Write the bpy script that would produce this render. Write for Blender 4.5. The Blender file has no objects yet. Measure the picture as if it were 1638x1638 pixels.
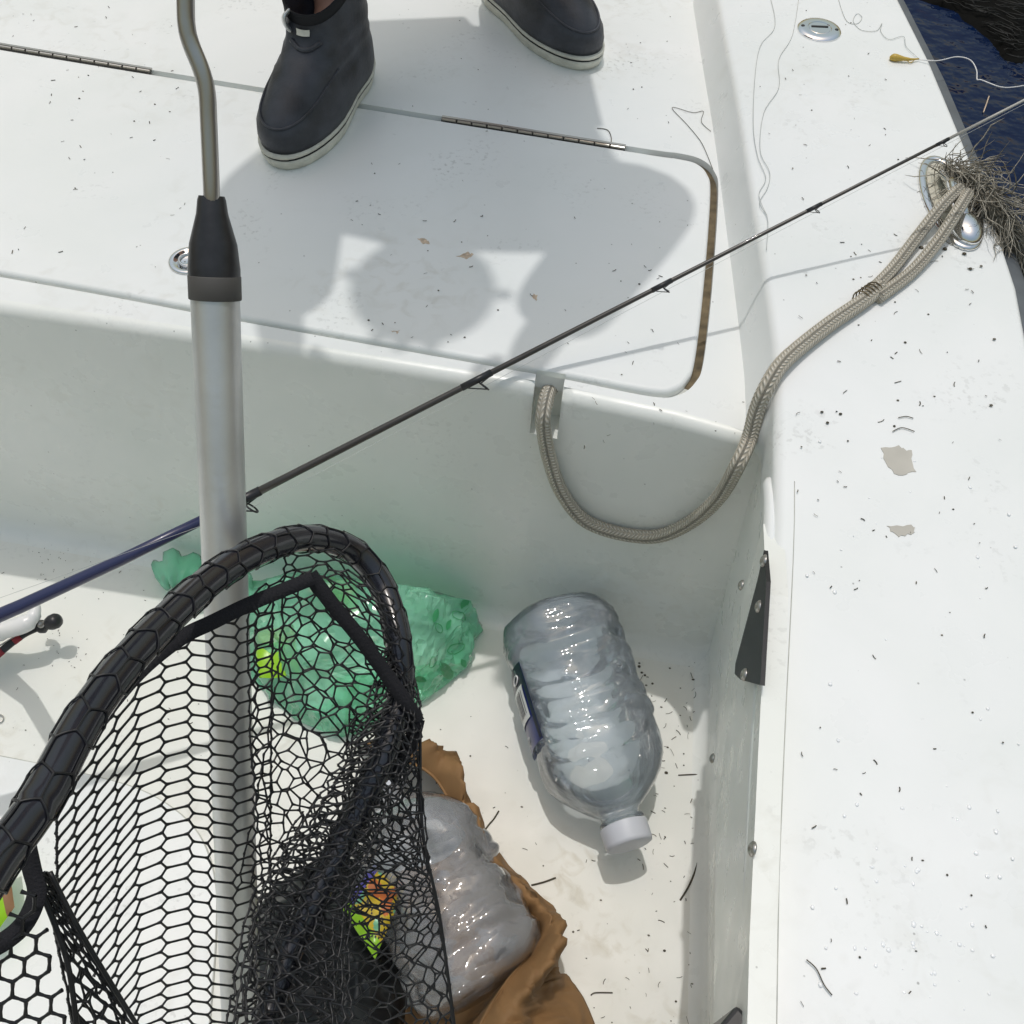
import bpy, bmesh, math, random
from mathutils import Vector, Matrix, noise
from mathutils.geometry import delaunay_2d_cdt
random.seed(7)
R = math.radians
scene = bpy.context.scene
col = scene.collection

# ------------------------------------------------------------------ camera
W, F = 1638.0, 1573.0
CAM = Vector((0, 0, 1.35))
pitch, yaw, roll = R(54.5), R(-6), R(3.5)
fw = Vector((math.sin(yaw)*math.cos(pitch), math.cos(yaw)*math.cos(pitch), -math.sin(pitch)))
r0 = Vector((math.cos(yaw), -math.sin(yaw), 0)); u0 = r0.cross(fw)
rt = math.cos(roll)*r0 + math.sin(roll)*u0; up = rt.cross(fw)
cd = bpy.data.cameras.new('camera'); cam = bpy.data.objects.new('camera', cd); col.objects.link(cam)
m3 = Matrix((rt, up, -fw)).transposed(); cam.matrix_world = Matrix.Translation(CAM) @ m3.to_4x4()
cd.sensor_width = 36; cd.lens = 36*F/W; cd.clip_start = .02; cd.clip_end = 3000
scene.camera = cam
def ray(px, py): return fw + (px-819)/F*rt - (py-819)/F*up
def P(px, py, z=0.):                       # where the sight line meets the level z
    d = ray(px, py); return CAM + d*((z-CAM.z)/d.z)
def D(px, py, d): return CAM + ray(px, py)*d

# ------------------------------------------------------------------ light
SUN = Vector((-.08, .20, 1)).normalized()
world = bpy.data.worlds.new('World'); scene.world = world; world.use_nodes = True
nt = world.node_tree; bg = nt.nodes['Background']
sky = nt.nodes.new('ShaderNodeTexSky'); sky.sky_type = 'NISHITA'; sky.sun_disc = False
sky.sun_elevation = math.asin(SUN.z); sky.sun_rotation = math.atan2(SUN.x, SUN.y)
sky.air_density = 3.6; sky.dust_density = 5.0; sky.ozone_density = 1.0
wb = nt.nodes.new('ShaderNodeMix'); wb.data_type = 'RGBA'; wb.blend_type = 'MULTIPLY'; wb.inputs[0].default_value = 1
wb.inputs[7].default_value = (.93, .965, 1.10, 1)          # camera white balance
nt.links.new(sky.outputs[0], wb.inputs[6]); nt.links.new(wb.outputs[2], bg.inputs[0]); bg.inputs[1].default_value = .15
sl = bpy.data.lights.new('sun', 'SUN'); sl.energy = 2.0; sl.angle = R(.8); sl.color = (1, .98, .955)
so = bpy.data.objects.new('sun', sl); col.objects.link(so); so.rotation_euler = SUN.to_track_quat('Z', 'Y').to_euler()
so.location = (0, 2, 6)
vs = scene.view_settings; vs.view_transform = 'Standard'; vs.look = 'None'; vs.exposure = -.70; vs.gamma = 1
scene.cycles.max_bounces = 16; scene.cycles.diffuse_bounces = 9; scene.cycles.transmission_bounces = 16; scene.cycles.glossy_bounces = 6; scene.cycles.transparent_max_bounces = 40
scene.cycles.use_denoising = True

# ------------------------------------------------------------------ helpers
def tag(o, label=None, cat=None, group=None, kind=None):
    if label: o['label'] = label
    if cat: o['category'] = cat
    if group: o['group'] = group
    if kind: o['kind'] = kind
    return o
def empty(name, loc, label=None, cat=None, group=None):
    o = bpy.data.objects.new(name, None); col.objects.link(o); o.location = loc
    o.empty_display_size = .05
    return tag(o, label, cat, group)
class MB:
    def __init__(s): s.v = []; s.f = []; s.m = []; s.uv = []
    def add(s, vs, fs, mat=0, uvs=None):
        b = len(s.v); s.v += [tuple(x) for x in vs]
        s.uv += uvs if uvs else [(0, 0)]*len(vs)
        for f in fs: s.f.append(tuple(i+b for i in f)); s.m.append(mat)
    def grid(s, fn, nu, nv, mat=0, closeu=False, closev=False, uvf=None):
        vs = []; uv = []
        cu = nu if closeu else nu+1; cv = nv if closev else nv+1
        for i in range(cu):
            for j in range(cv):
                vs.append(fn(i/nu, j/nv)); uv.append(uvf(i/nu, j/nv) if uvf else (i/nu, j/nv))
        fs = []
        for i in range(nu):
            for j in range(nv):
                a = i*cv+j; b = ((i+1) % cu)*cv+j; c = ((i+1) % cu)*cv+(j+1) % cv; d = i*cv+(j+1) % cv
                fs.append((a, b, c, d))
        s.add(vs, fs, mat, uv)
    def tube(s, pts, rad, n=8, mat=0, closed=False, cap=True, flat=None, upv=None):
        pts = [Vector(p) for p in pts]; k = len(pts)
        rr = rad if isinstance(rad, (list, tuple)) else [rad]*k
        vs = []; uv = []; L = 0.
        nrm = None
        for i, p in enumerate(pts):
            if closed: t = pts[(i+1) % k]-pts[i-1]
            else: t = pts[min(i+1, k-1)]-pts[max(i-1, 0)]
            if t.length < 1e-9: t = Vector((0, 0, 1))
            t.normalize()
            if nrm is None:
                a = Vector(upv) if upv else (Vector((0, 0, 1)) if abs(t.z) < .9 else Vector((1, 0, 0)))
                nrm = (a - t*a.dot(t)).normalized()
            else:
                q = nrm - t*nrm.dot(t)
                nrm = q.normalized() if q.length > 1e-6 else t.orthogonal().normalized()
            bn = t.cross(nrm)
            if i: L += (p-pts[i-1]).length
            for j in range(n):
                a = 2*math.pi*j/n
                x, y = math.cos(a)*rr[i], math.sin(a)*rr[i]
                if flat: x *= flat
                vs.append(p + nrm*x + bn*y); uv.append((j/n, L))
        fs = []
        for i in range(k if closed else k-1):
            for j in range(n):
                a = i*n+j; b = i*n+(j+1) % n; i2 = (i+1) % k
                fs.append((a, b, i2*n+(j+1) % n, i2*n+j))
        if cap and not closed and n > 2:
            fs.append(tuple(range(n-1, -1, -1))); fs.append(tuple((k-1)*n+j for j in range(n)))
        s.add(vs, fs, mat, uv)
    def lathe(s, prof, o, ax, n=32, mat=0, sx=None, sq=0.):
        ax = Vector(ax).normalized(); o = Vector(o)
        a = Vector(sx) if sx else ax.orthogonal(); a = (a-ax*a.dot(ax)).normalized(); b = ax.cross(a)
        vs = []; uv = []
        for h, r in prof:
            for j in range(n):
                t = 2*math.pi*j/n
                k = 1 + sq*(abs(math.sin(2*t))**1.5)
                vs.append(o+ax*h+(a*math.cos(t)+b*math.sin(t))*r*k); uv.append((j/n, h))
        fs = []
        for i in range(len(prof)-1):
            for j in range(n):
                fs.append((i*n+j, i*n+(j+1) % n, (i+1)*n+(j+1) % n, (i+1)*n+j))
        if prof[0][1] > 1e-5: fs.append(tuple(range(n-1, -1, -1)))
        if prof[-1][1] > 1e-5: fs.append(tuple((len(prof)-1)*n+j for j in range(n)))
        s.add(vs, fs, mat, uv)
    def box(s, c, sx, sy, sz, mat=0, rot=None, bev=0.):
        bm = bmesh.new(); bmesh.ops.create_cube(bm, size=1)
        bmesh.ops.scale(bm, vec=(sx, sy, sz), verts=bm.verts)
        if bev: bmesh.ops.bevel(bm, geom=bm.edges[:], offset=bev, segments=2, affect='EDGES', profile=.5)
        M = Matrix.Translation(Vector(c)) @ (rot.to_4x4() if rot else Matrix())
        bm.transform(M); bm.verts.index_update()
        s.add([v.co.copy() for v in bm.verts], [[v.index for v in f.verts] for f in bm.faces], mat); bm.free()
    def ball(s, c, r, mat=0, sc=(1, 1, 1), n=12, rot=None):
        bm = bmesh.new(); bmesh.ops.create_uvsphere(bm, u_segments=n, v_segments=max(4, n//2+1), radius=r)
        bmesh.ops.scale(bm, vec=sc, verts=bm.verts)
        bm.transform(Matrix.Translation(Vector(c)) @ (rot.to_4x4() if rot else Matrix())); bm.verts.index_update()
        s.add([v.co.copy() for v in bm.verts], [[v.index for v in f.verts] for f in bm.faces], mat); bm.free()
    def build(s, name, mats, parent=None, smooth=True, auto=None):
        me = bpy.data.meshes.new(name)
        org = parent.location.copy() if parent else Vector((0, 0, 0))
        if parent and parent.parent: org = org + parent.parent.location
        me.from_pydata([tuple(Vector(v)-org) for v in s.v], [], s.f)
        ul = me.uv_layers.new(name='UVMap')
        for l in me.loops: ul.data[l.index].uv = s.uv[l.vertex_index]
        if not isinstance(mats, (list, tuple)): mats = [mats]
        for m in mats: me.materials.append(m)
        for p, k in zip(me.polygons, s.m): p.material_index = k; p.use_smooth = smooth
        bm = bmesh.new(); bm.from_mesh(me); bmesh.ops.recalc_face_normals(bm, faces=bm.faces[:])
        if auto:
            for e in bm.edges:
                if len(e.link_faces) == 2 and e.calc_face_angle(0) > R(auto): e.smooth = False
        bm.to_mesh(me); bm.free()
        o = bpy.data.objects.new(name, me); col.objects.link(o)
        if parent: o.parent = parent
        return o
def cr(pts, n=8, closed=False):            # Catmull-Rom through the points (Vectors of any size)
    pts = [Vector(p) for p in pts]; k = len(pts); out = []
    seg = k if closed else k-1
    for i in range(seg):
        g = lambda j: pts[j % k] if closed else pts[max(0, min(k-1, j))]
        p0, p1, p2, p3 = g(i-1), g(i), g(i+1), g(i+2)
        for s in range(n):
            t = s/n
            out.append(.5*((2*p1)+(p2-p0)*t+(2*p0-5*p1+4*p2-p3)*t*t+(3*p1-p0-3*p2+p3)*t**3))
    if not closed: out.append(pts[-1].copy())
    return out
def along(pts, step):                      # resample a polyline at even steps
    out = [pts[0].copy()]; acc = 0.
    for a, b in zip(pts, pts[1:]):
        L = (b-a).length; s = step-acc
        while s <= L: out.append(a+(b-a)*(s/L)); s += step
        acc = (acc+L) % step
    return out
def lerpt(tab, x):
    if x <= tab[0][0]: return tab[0][1]
    for (a, b), (c, d) in zip(tab, tab[1:]):
        if x <= c: return b+(d-b)*(x-a)/(c-a)
    return tab[-1][1]
def nz(p, s=1., o=0.): return noise.noise(Vector(p)*s+Vector((o, o*1.7, o*.3)))

# ------------------------------------------------------------------ materials
def mat(name, color, rough=.5, metal=0., spec=.5, bump=None, bscale=200, vary=0., vscale=30, coat=0., ridged=0.):
    m = bpy.data.materials.new(name); m.use_nodes = True; n = m.node_tree; b = n.nodes['Principled BSDF']
    b.inputs['Base Color'].default_value = (*color, 1); b.inputs['Roughness'].default_value = rough
    b.inputs['Metallic'].default_value = metal; b.inputs['Specular IOR Level'].default_value = spec
    b.inputs['Coat Weight'].default_value = coat
    tc = n.nodes.new('ShaderNodeTexCoord')
    if vary:
        t = n.nodes.new('ShaderNodeTexNoise'); t.inputs['Scale'].default_value = vscale; t.inputs['Detail'].default_value = 6
        n.links.new(tc.outputs['Object'], t.inputs[0])
        r = n.nodes.new('ShaderNodeMapRange'); r.inputs[1].default_value = .3; r.inputs[2].default_value = .7
        r.inputs[3].default_value = 1-vary; r.inputs[4].default_value = 1+vary
        x = n.nodes.new('ShaderNodeMix'); x.data_type = 'RGBA'; x.blend_type = 'MULTIPLY'; x.inputs[0].default_value = 1
        x.inputs[6].default_value = (*color, 1)
        n.links.new(t.outputs[0], r.inputs[0]); n.links.new(r.outputs[0], x.inputs[7]); n.links.new(x.outputs[2], b.inputs['Base Color'])
    if bump:
        t = n.nodes.new('ShaderNodeTexNoise'); t.inputs['Scale'].default_value = bscale; t.inputs['Detail'].default_value = 4
        n.links.new(tc.outputs['Object'], t.inputs[0])
        bp = n.nodes.new('ShaderNodeBump'); bp.inputs['Strength'].default_value = bump; bp.inputs['Distance'].default_value = ridged or .002
        if ridged: t.noise_type = 'RIDGED_MULTIFRACTAL'; t.normalize = True; t.inputs['Distortion'].default_value = .5
        n.links.new(t.outputs[0], bp.inputs['Height']); n.links.new(bp.outputs[0], b.inputs['Normal'])
    return m
def gelcoat(name, color, bmp=.12,  dirt=(.42, .38, .28), stain=.35, speck=.0026, rough=.32, spscale=95, smear=.12):
    m = bpy.data.materials.new(name); m.use_nodes = True; n = m.node_tree; b = n.nodes['Principled BSDF']
    N = n.nodes.new; Lk = n.links.new
    tc = N('ShaderNodeTexCoord'); obj = tc.outputs['Object']
    def tex(scale, det=5, dist=0.):
        t = N('ShaderNodeTexNoise'); t.inputs['Scale'].default_value = scale; t.inputs['Detail'].default_value = det
        t.inputs['Distortion'].default_value = dist; Lk(obj, t.inputs[0]); return t.outputs[0]
    def rng(x, a, c, lo=0., hi=1.):
        r = N('ShaderNodeMapRange'); r.inputs[1].default_value = a; r.inputs[2].default_value = c
        r.inputs[3].default_value = lo; r.inputs[4].default_value = hi; Lk(x, r.inputs[0]); return r.outputs[0]
    def mul(a, c):
        k = N('ShaderNodeMath'); k.operation = 'MULTIPLY'; Lk(a, k.inputs[0])
        if isinstance(c, float): k.inputs[1].default_value = c
        else: Lk(c, k.inputs[1])
        return k.outputs[0]
    def mix(f, a, c):
        x = N('ShaderNodeMix'); x.data_type = 'RGBA'; Lk(f, x.inputs[0])
        for s, q in ((6, a), (7, c)):
            if isinstance(q, tuple): x.inputs[s].default_value = (*q, 1)
            else: Lk(q, x.inputs[s])
        return x.outputs[2]
    base = mix(rng(tex(5, 6, .6), .35, .65), color, tuple(c*k for c, k in zip(color, (.955, .965, .955))))
    c1 = mix(mul(mul(rng(tex(3.1, 4), .5, .72), rng(tex(38, 7, .8), .5, .72)), stain), base, dirt)     # stains in patches
    c2 = mix(mul(mul(rng(tex(9, 3), .55, .75), rng(tex(140, 3), .56, .66)), smear), c1, (.3, .3, .28))   # scuffs
    vo = N('ShaderNodeTexVoronoi'); vo.inputs['Scale'].default_value = spscale; Lk(obj, vo.inputs[0])
    sp = rng(vo.outputs['Distance'], .06, .13, 1., 0.)
    wn = N('ShaderNodeSeparateColor'); Lk(vo.outputs['Color'], wn.inputs[0])
    sp = mul(sp, mul(rng(wn.outputs[0], .955, .965), .55))
    c3 = mix(sp, c2, (.06, .055, .045))
    Lk(c3, b.inputs['Base Color'])
    Lk(rng(tex(22, 5), .3, .7, rough-.06, rough+.14), b.inputs['Roughness'])
    bp = N('ShaderNodeBump'); bp.inputs['Strength'].default_value = bmp; bp.inputs['Distance'].default_value = .0015
    Lk(tex(60, 6), bp.inputs['Height']); Lk(bp.outputs[0], b.inputs['Normal'])
    return m
M = {}
M['deck'] = gelcoat('white_gelcoat', (.85, .86, .85), smear=.42, stain=.45)
M['gun'] = gelcoat('gunwale_gelcoat', (.85, .865, .865), stain=.18, smear=.36, rough=.3)
M['wall'] = gelcoat('bulkhead_gelcoat', (.87, .88, .845), stain=.3, smear=.22, rough=.28)
M['floor'] = gelcoat('floor_gelcoat', (.86, .855, .805), dirt=(.40, .34, .2), stain=.85, smear=.3, rough=.5, spscale=130, bmp=.05)
M['groove'] = mat('stained_gasket', (.15, .115, .065), .8, vary=.5, vscale=60)
M['gasket'] = mat('pale_gasket', (.56, .57, .53), .7, vary=.15)
M['steel'] = mat('stainless_steel', (.5, .485, .46), .36, 1., bump=.05, bscale=300)
M['chrome'] = mat('polished_chrome', (.8, .8, .81), .07, 1.)
M['rail'] = mat('grey_rub_rail', (.13, .145, .16), .55, vary=.15)
M['black'] = mat('black_panel', (.018, .018, .02), .45, bump=.1)
M['blackpl'] = mat('black_plastic', (.022, .022, .025), .38, vary=.3, vscale=80)
M['band'] = mat('charcoal_band', (.085, .08, .075), .6)
M['alu'] = mat('brushed_aluminium', (.68, .685, .68), .40, .75, vary=.13, vscale=14, bump=.12, bscale=160)
M['navy'] = mat('navy_blank', (.022, .026, .085), .28, 0., coat=.4)
M['graph'] = mat('graphite_blank', (.045, .04, .036), .3, coat=.3)
M['tip'] = mat('pale_tip', (.42, .41, .38), .35)
M['white'] = mat('white_plastic', (.8, .8, .8), .3)
M['red'] = mat('red_print', (.28, .018, .03), .4)
M['rubber'] = mat('navy_rubber', (.040, .043, .053), .5, vary=.55, vscale=22, bump=.25, bscale=250)
M['neo'] = mat('black_neoprene', (.01, .01, .012), .8)
M['sole'] = mat('off_white_sole', (.66, .65, .57), .7, vary=.18, vscale=40, bump=.2)
M['strand'] = mat('black_net_rubber', (.012, .012, .014), .42)
M['hoop'] = mat('black_hoop_tube', (.016, .017, .024), .24, coat=.5)
M['strap'] = mat('black_webbing', (.011, .011, .015), .9, bump=.6, bscale=600)
M['weed'] = mat('dry_weed', (.36, .335, .28), .8, vary=.5, vscale=120)
M['weed2'] = mat('dark_weed', (.15, .135, .105), .8, vary=.5, vscale=120)
M['crumb'] = mat('dark_crumbs', (.075, .065, .045), .85)
M['line'] = mat('nylon_line', (.5, .52, .5), .3)
M['cloth'] = mat('brown_canvas', (.25, .138, .055), .75, vary=.14, vscale=18, bump=.9, bscale=17, ridged=.012)
M['crump'] = mat('black_bag_cloth', (.014, .016, .018), .5, bump=1., bscale=16, ridged=.014)
M['skin'] = mat('skin', (.5, .27, .19), .5, vary=.12, vscale=60, bump=.1)
M['stain'] = mat('bare_patch', (.50, .48, .43), .6, vary=.08)
M['rust'] = mat('rusty_stain', (.60, .47, .35), .6, vary=.3, vscale=200)
M['jacket'] = mat('dark_jacket', (.04, .05, .08), .8, bump=.3, bscale=40)
M['shorts'] = mat('grey_shorts', (.12, .12, .12), .85)
M['hair'] = mat('brown_hair', (.05, .03, .02), .6)

# ------------------------------------------------------------------ the boat
H, G = .5, .56
boat = empty('fishing_boat', (0, 1, 0), 'white fibreglass fishing boat with sunken cockpit, raised hatch deck and broad side deck', 'boat')
ybt = [(-2.2, .80), (-.92, .784), (-.29, .767), (.24, .748), (.4, .745)]
ytt = [(-2.2, .80), (-.73, .791), (-.41, .789), (-.067, .78), (.1, .764), (.21, .744), (.4, .735)]
LR = .015
def wallpt(x, z):
    k = max(0., min(1., z/.48)); return lerpt(ybt, x)*(1-k)+lerpt(ytt, x)*k
XL = -1.9
NX0, NX1 = P(852, 640, .48).x, P(898, 645, .48).x
nz0 = .425
xs = sorted(set([XL, -1.6, -1.3] + [-1.1+.06*i for i in range(23)] + [NX0-.012, NX0-.004, NX0, NX1, NX1+.004, NX1+.012, .24, .262]))
xs = [x for x in xs if not (NX0 < x < NX1)]
def yhatch(x): return max(lerpt(ytt, x)+LR+.002, .803-.03*min(1, max(0, (x-NX0)/.1)))
def prof(x):
    out = []
    for a in range(0, 91, 15): out.append((-.03+.03*math.sin(R(a))+wallpt(x, 0), .03-.03*math.cos(R(a))))
    for z in (.1, .2, .3, .38, nz0): out.append((wallpt(x, z), z))
    rz = LR
    for a in range(0, 91, 15): out.append((wallpt(x, H-LR)+LR-LR*math.cos(R(a)), H-LR+LR*math.sin(R(a))))
    return out
mb = MB(); vv = []; nfp = len(prof(0))
dipk = lambda x: math.exp(-max(0, max(NX0-x, x-NX1))/.004)
for x in xs:
    pr = prof(x)
    for (y, z) in pr:
        k = dipk(x)
        vv.append((x, y+(.004*k if z > nz0+.001 else 0), z-(.004*k if z > .49 else 0)))
ff = []
for i in range(len(xs)-1):
    for j in range(nfp-1):
        if abs(xs[i]-NX0) < 1e-6 and j >= 11: continue
        ff.append((i*nfp+j, (i+1)*nfp+j, (i+1)*nfp+j+1, i*nfp+j+1))
mb.add(vv, ff)
# the notch in the lip: floor, sides, back
yb = .812
for x in (NX0, NX1):
    pr = prof(x)[11:]
    pts = [(x, y+.004 if z > nz0+.001 else y, z-(.004 if z > .49 else 0)) for y, z in pr]
    mb.add(pts+[(x, yb, pts[-1][2]), (x, yb, nz0)], [tuple(range(len(pts)+2))])
mb.add([(NX0, wallpt(NX0, nz0), nz0), (NX1, wallpt(NX1, nz0), nz0), (NX1, yb, nz0), (NX0, yb, nz0), (NX1, yb, H), (NX0, yb, H)], [(0, 1, 2, 3), (3, 2, 4, 5)])
o = mb.build('bulkhead', M['wall'], boat, auto=50)

# deck with the hatch let into it
gi = [P(x, y, G) for x, y in ((1130, -90), (1145, 0), (1175, 150), (1203, 330), (1222, 450), (1237, 560), (1240, 640), (1240, 735))]
gi = [Vector((.06, 2.6, G))] + gi
gin = [(p.y, p.x) for p in gi][::-1]
cockin = [(P(x, y, G).y, P(x, y, G).x) for x, y in ((1198, 1638), (1205, 1400), (1219, 1150), (1232, 950), (1238, 850), (1240, 735))]
cockin = [(-1.6, .12), (-.4, .168)] + cockin
def xin(y): return lerpt(cockin, y) if y < gin[0][0] else lerpt(gin, y)
outp = [P(x, y, G) for x, y in ((1638, 1638), (1700, 1000), (1638, 490), (1585, 330), (1540, 220), (1490, 100), (1440, 0))]
outt = [(-1.6, .30), (-.5, .36)] + [(.177, .415), (.6, .472)] + [(p.y, p.x) for p in outp[2:]] + [(2.6, .22)]
def xout(y): return lerpt(outt, y)
hp = [P(x, y, H) for x, y in ((0, 443), (400, 517), (780, 592), (900, 614), (1040, 634))]
hp2 = [P(x, y, H) for x, y in ((1085, 632), (1112, 612), (1126, 575), (1140, 450), (1149, 310), (1143, 275), (1122, 255), (1085, 245))]
hp3 = [P(x, y, H) for x, y in ((1000, 233), (500, 153), (0, 72))]
hout = [Vector((-1.6, .88, H))] + hp + hp2 + hp3 + [Vector((-1.6, 1.39, H))]
for p in hout:
    if p.y < .9: p.y = max(p.y, lerpt(ytt, p.x)+LR+.012)
ctr = Vector((-.7, 1.1, H))
hl = cr([p.xy.to_3d() for p in hout], 6)
hl = [Vector((p.x, p.y, 0)) for p in hl]
def offs(loop, d, wide=0.):
    k = len(loop); o = []
    for i in range(k):
        t = loop[min(i+1, k-1)]-loop[max(i-1, 0)]; n = Vector((-t.y, t.x, 0)).normalized()
        o.append(loop[i]+n*(d+wide*max(0., min(1., (loop[i].x+.02)/.1))))
    return o
# loop runs front (left->right), right side, rear: inward normal is to the left
outer = [Vector((p.x, p.y, 0)) for p in hl]
mb = MB()
bx = [-1.9+.05*i for i in range(43)]
bnd = [Vector((x, lerpt(ytt, x)+LR, 0)) for x in xs if x < .2 and not (NX0-.02 < x < NX1+.02)]
bnd = [Vector((x, lerpt(ytt, x)+LR, 0)) for x in xs if x <= NX0+1e-6] + [Vector((NX0, yb-.002, 0)), Vector((NX1, yb-.002, 0))] + [Vector((x, lerpt(ytt, x)+LR, 0)) for x in xs if NX1-1e-6 <= x < .2]
ys = [.76, .8, .9, 1., 1.1, 1.2, 1.3, 1.45, 1.6, 1.8, 2.1, 2.6]
bnd += [Vector((xin(y)-.014, y, 0)) for y in ys] + [Vector((XL, 2.6, 0))]
loop_in = outer
verts2 = [p.xy for p in bnd] + [p.xy for p in loop_in]
nb = len(bnd); nl = len(loop_in)
edges = [(i, (i+1) % nb) for i in range(nb)] + [(nb+i, nb+(i+1) % nl) for i in range(nl)]
rv, re, rf, *_ = delaunay_2d_cdt(verts2, edges, [], 1, 1e-6)
def inside(p, poly):
    c = False; k = len(poly)
    for i in range(k):
        a, b = poly[i], poly[(i+1) % k]
        if (a.y > p.y) != (b.y > p.y) and p.x < (b.x-a.x)*(p.y-a.y)/(b.y-a.y)+a.x: c = not c
    return c
ff = [f for f in rf if not inside(sum((rv[i] for i in f), Vector((0, 0)))/len(f), loop_in)]
mb.add([(v.x, v.y, H) for v in rv], ff)
# groove walls
gp = .0085
l0 = outer; l1 = offs(outer, .0015)
GD = .022
mb.grid(lambda u, v: (l0[round(u*(nl-1))].x, l0[round(u*(nl-1))].y, H-GD*v), nl-1, 1)
mb.build('raised_deck', M['deck'], boat, smooth=False)
# gasket in the bottom of the groove (stained brown at the right side)
li = offs(outer, gp+.006, .0015)
mb = MB()
for i in range(nl-1):
    mid = (outer[i]+outer[i+1])/2
    k = 1 if (mid.x > .03 and mid.y > .82) else 0
    mb.add([(*outer[i].xy, H-GD+.012), (*outer[i+1].xy, H-GD+.012), (*li[i+1].xy, H-GD+.009), (*li[i].xy, H-GD+.009)], [(0, 1, 2, 3)], k)
mb.build('hatch_gasket', [M['gasket'], M['groove']], boat)
# lid
mb = MB()
rr = .006
rings = []
for a in range(0, 91, 18):
    rings.append(([Vector((p.x, p.y, 0)) for p in offs(outer, gp+rr-rr*math.cos(R(a)), .0015)], H-rr+rr*math.sin(R(a))))
rings = [(rings[0][0], H-GD)] + rings
for (a, za), (b, zb) in zip(rings, rings[1:]):
    mb.add([(*p.xy, za) for p in a]+[(*p.xy, zb) for p in b], [(i, i+1, nl+i+1, nl+i) for i in range(nl-1)])
top, zt = rings[-1]
rv, re, rf, *_ = delaunay_2d_cdt([p.xy for p in top], [(i, (i+1) % nl) for i in range(nl)], [], 1, 1e-6)
mb.add([(v.x, v.y, zt) for v in rv], [f for f in rf])
lid = mb.build('hatch_lid', M['deck'], boat, auto=40)
# piano hinges in the rear seam
for a, b in (((-300, 24), (241, 114)), ((706, 190), (1000, 237))):
    A, B = P(*a, H), P(*b, H); t = (B-A).normalized(); n = Vector((-t.y, t.x, 0)); L = (B-A).length
    mb = MB(); q = Matrix((t, n, Vector((0, 0, 1)))).transposed()
    mb.box((A+B)/2+Vector((0, 0, .0002))+n*.004, L, .0045, .004, rot=q)
    mb.box((A+B)/2+Vector((0, 0, -.003))-n*.0005, L, .0022, .004, 1, rot=q)
    k = int(L/.022)
    for i in range(k):
        c0 = A+t*(i*L/k+.002); c1 = A+t*((i+.97)*L/k)
        mb.tube([c0+Vector((0, 0, .0005))-n*.001, c1+Vector((0, 0, .0005))-n*.001], .0021, 8)
    mb.build('hinge', [M['steel'], M['band']], boat, smooth=False)
# round lift ring set in the lid
c = P(303, 418, H); mb = MB()
mb.lathe([(0, .026), (.002, .026), (.0035, .024), (.003, .019), (.001, .017), (.001, .0)], c, (0, 0, 1), 32)
mb.tube([c+Vector((.012*math.cos(a), .012*math.sin(a), .003)) for a in [i*.3 for i in range(21)]], .0018, 6)
mb.build('lift_ring', M['chrome'], boat)

# gunwale / side deck
mb = MB()
ysg = [-1.6, -1.2, -.8, -.4, -.1, .1, .2, .3, .4, .5, .6, .7, .735, .742, .75, .76, .8, .85, .9, 1., 1.1, 1.2, 1.3, 1.4, 1.5, 1.7, 2., 2.3, 2.6]
def gprof(y):
    xi, xo = xin(y), xout(y); r = .012; out = []
    k = max(0., min(1., (y-.735)/.025)); k = k*k*(3-2*k)       # 0 cockpit side, 1 beside the deck
    out.append((xi-.020*k+.004*(1-k), H+(-.004)*k-.02*(1-k)))
    out.append((xi-.013*k+.003*(1-k), H+.010*k-.005*(1-k)))
    out.append((xi-.005*k+.001*(1-k), H+.036*k+.02*(1-k)))
    for a in range(0, 91, 18): out.append((xi+r-r*math.cos(R(a)), G-r+r*math.sin(R(a))))
    for q in (.1, .35, .65, .9): out.append((xi+.012+(xo-xi-.02)*q, G+.002*math.sin(math.pi*q)))
    for a in range(0, 91, 18): out.append((xo-.008+.008*math.sin(R(a)), G-.008+.008*math.cos(R(a))))
    out.append((xo, G-.05))
    return out
g0 = [gprof(y) for y in ysg]; k = len(g0[0])
mb.add([(x, y, z) for y, p in zip(ysg, g0) for x, z in p], [(i*k+j, i*k+j+1, (i+1)*k+j+1, (i+1)*k+j) for i in range(len(ysg)-1) for j in range(k-1)])
mb.build('side_deck', M['gun'], boat, auto=60)
# fine mould line along the inner rounding
mb = MB(); yy = [-.2+.05*i for i in range(18)]
mb.tube([(xin(y)+.02, y, G+.0002) for y in yy], .0005, 4); mb.build('mould_line', M['gasket'], boat)
# bead trim on the coaming
mb = MB(); bp = [D(*q) for q in ()]
bpt = [P(x, y, z) for x, y, z in ((1230, 773, .53), (1233, 800, .54), (1232, 860, .545), (1228, 950, .545), (1220, 1100, .545), (1212, 1250, .545), (1204, 1450, .545), (1197, 1638, .545))]
bpt = [p+Vector((-.001, 0, 0)) for p in bpt] + [Vector((.168, -.3, .54)), Vector((.12, -1.5, .54))]
mb.tube(cr(bpt, 5), [.005, .006]+[.0068]*44, 10, flat=1.6); mb.build('coaming_bead', M['gun'], boat)
# inner side wall
mb = MB()
def sw(y):
    xf = lerpt([(-1.6, .30), (.23, .255), (.75, .239)], y); xi = xin(y)+.004
    out = [(xf-.022, 0), (xf-.014, .002), (xf-.006, .008), (xf-.002, .018)]
    for q in (.25, .5, .75, 1): out.append((xf-.002+(xi-xf+.002)*q, .018+(H-.02-.018)*q))
    return out
yw = [-1.6, -.8, -.2, .1, .3, .5, .65, .755]
s0 = [sw(y) for y in yw]; k = len(s0[0])
mb.add([(x, y, z) for y, p in zip(yw, s0) for x, z in p], [(i*k+j, i*k+j+1, (i+1)*k+j+1, (i+1)*k+j) for i in range(len(yw)-1) for j in range(k-1)])
mb.build('side_wall', M['wall'], boat)
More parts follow.
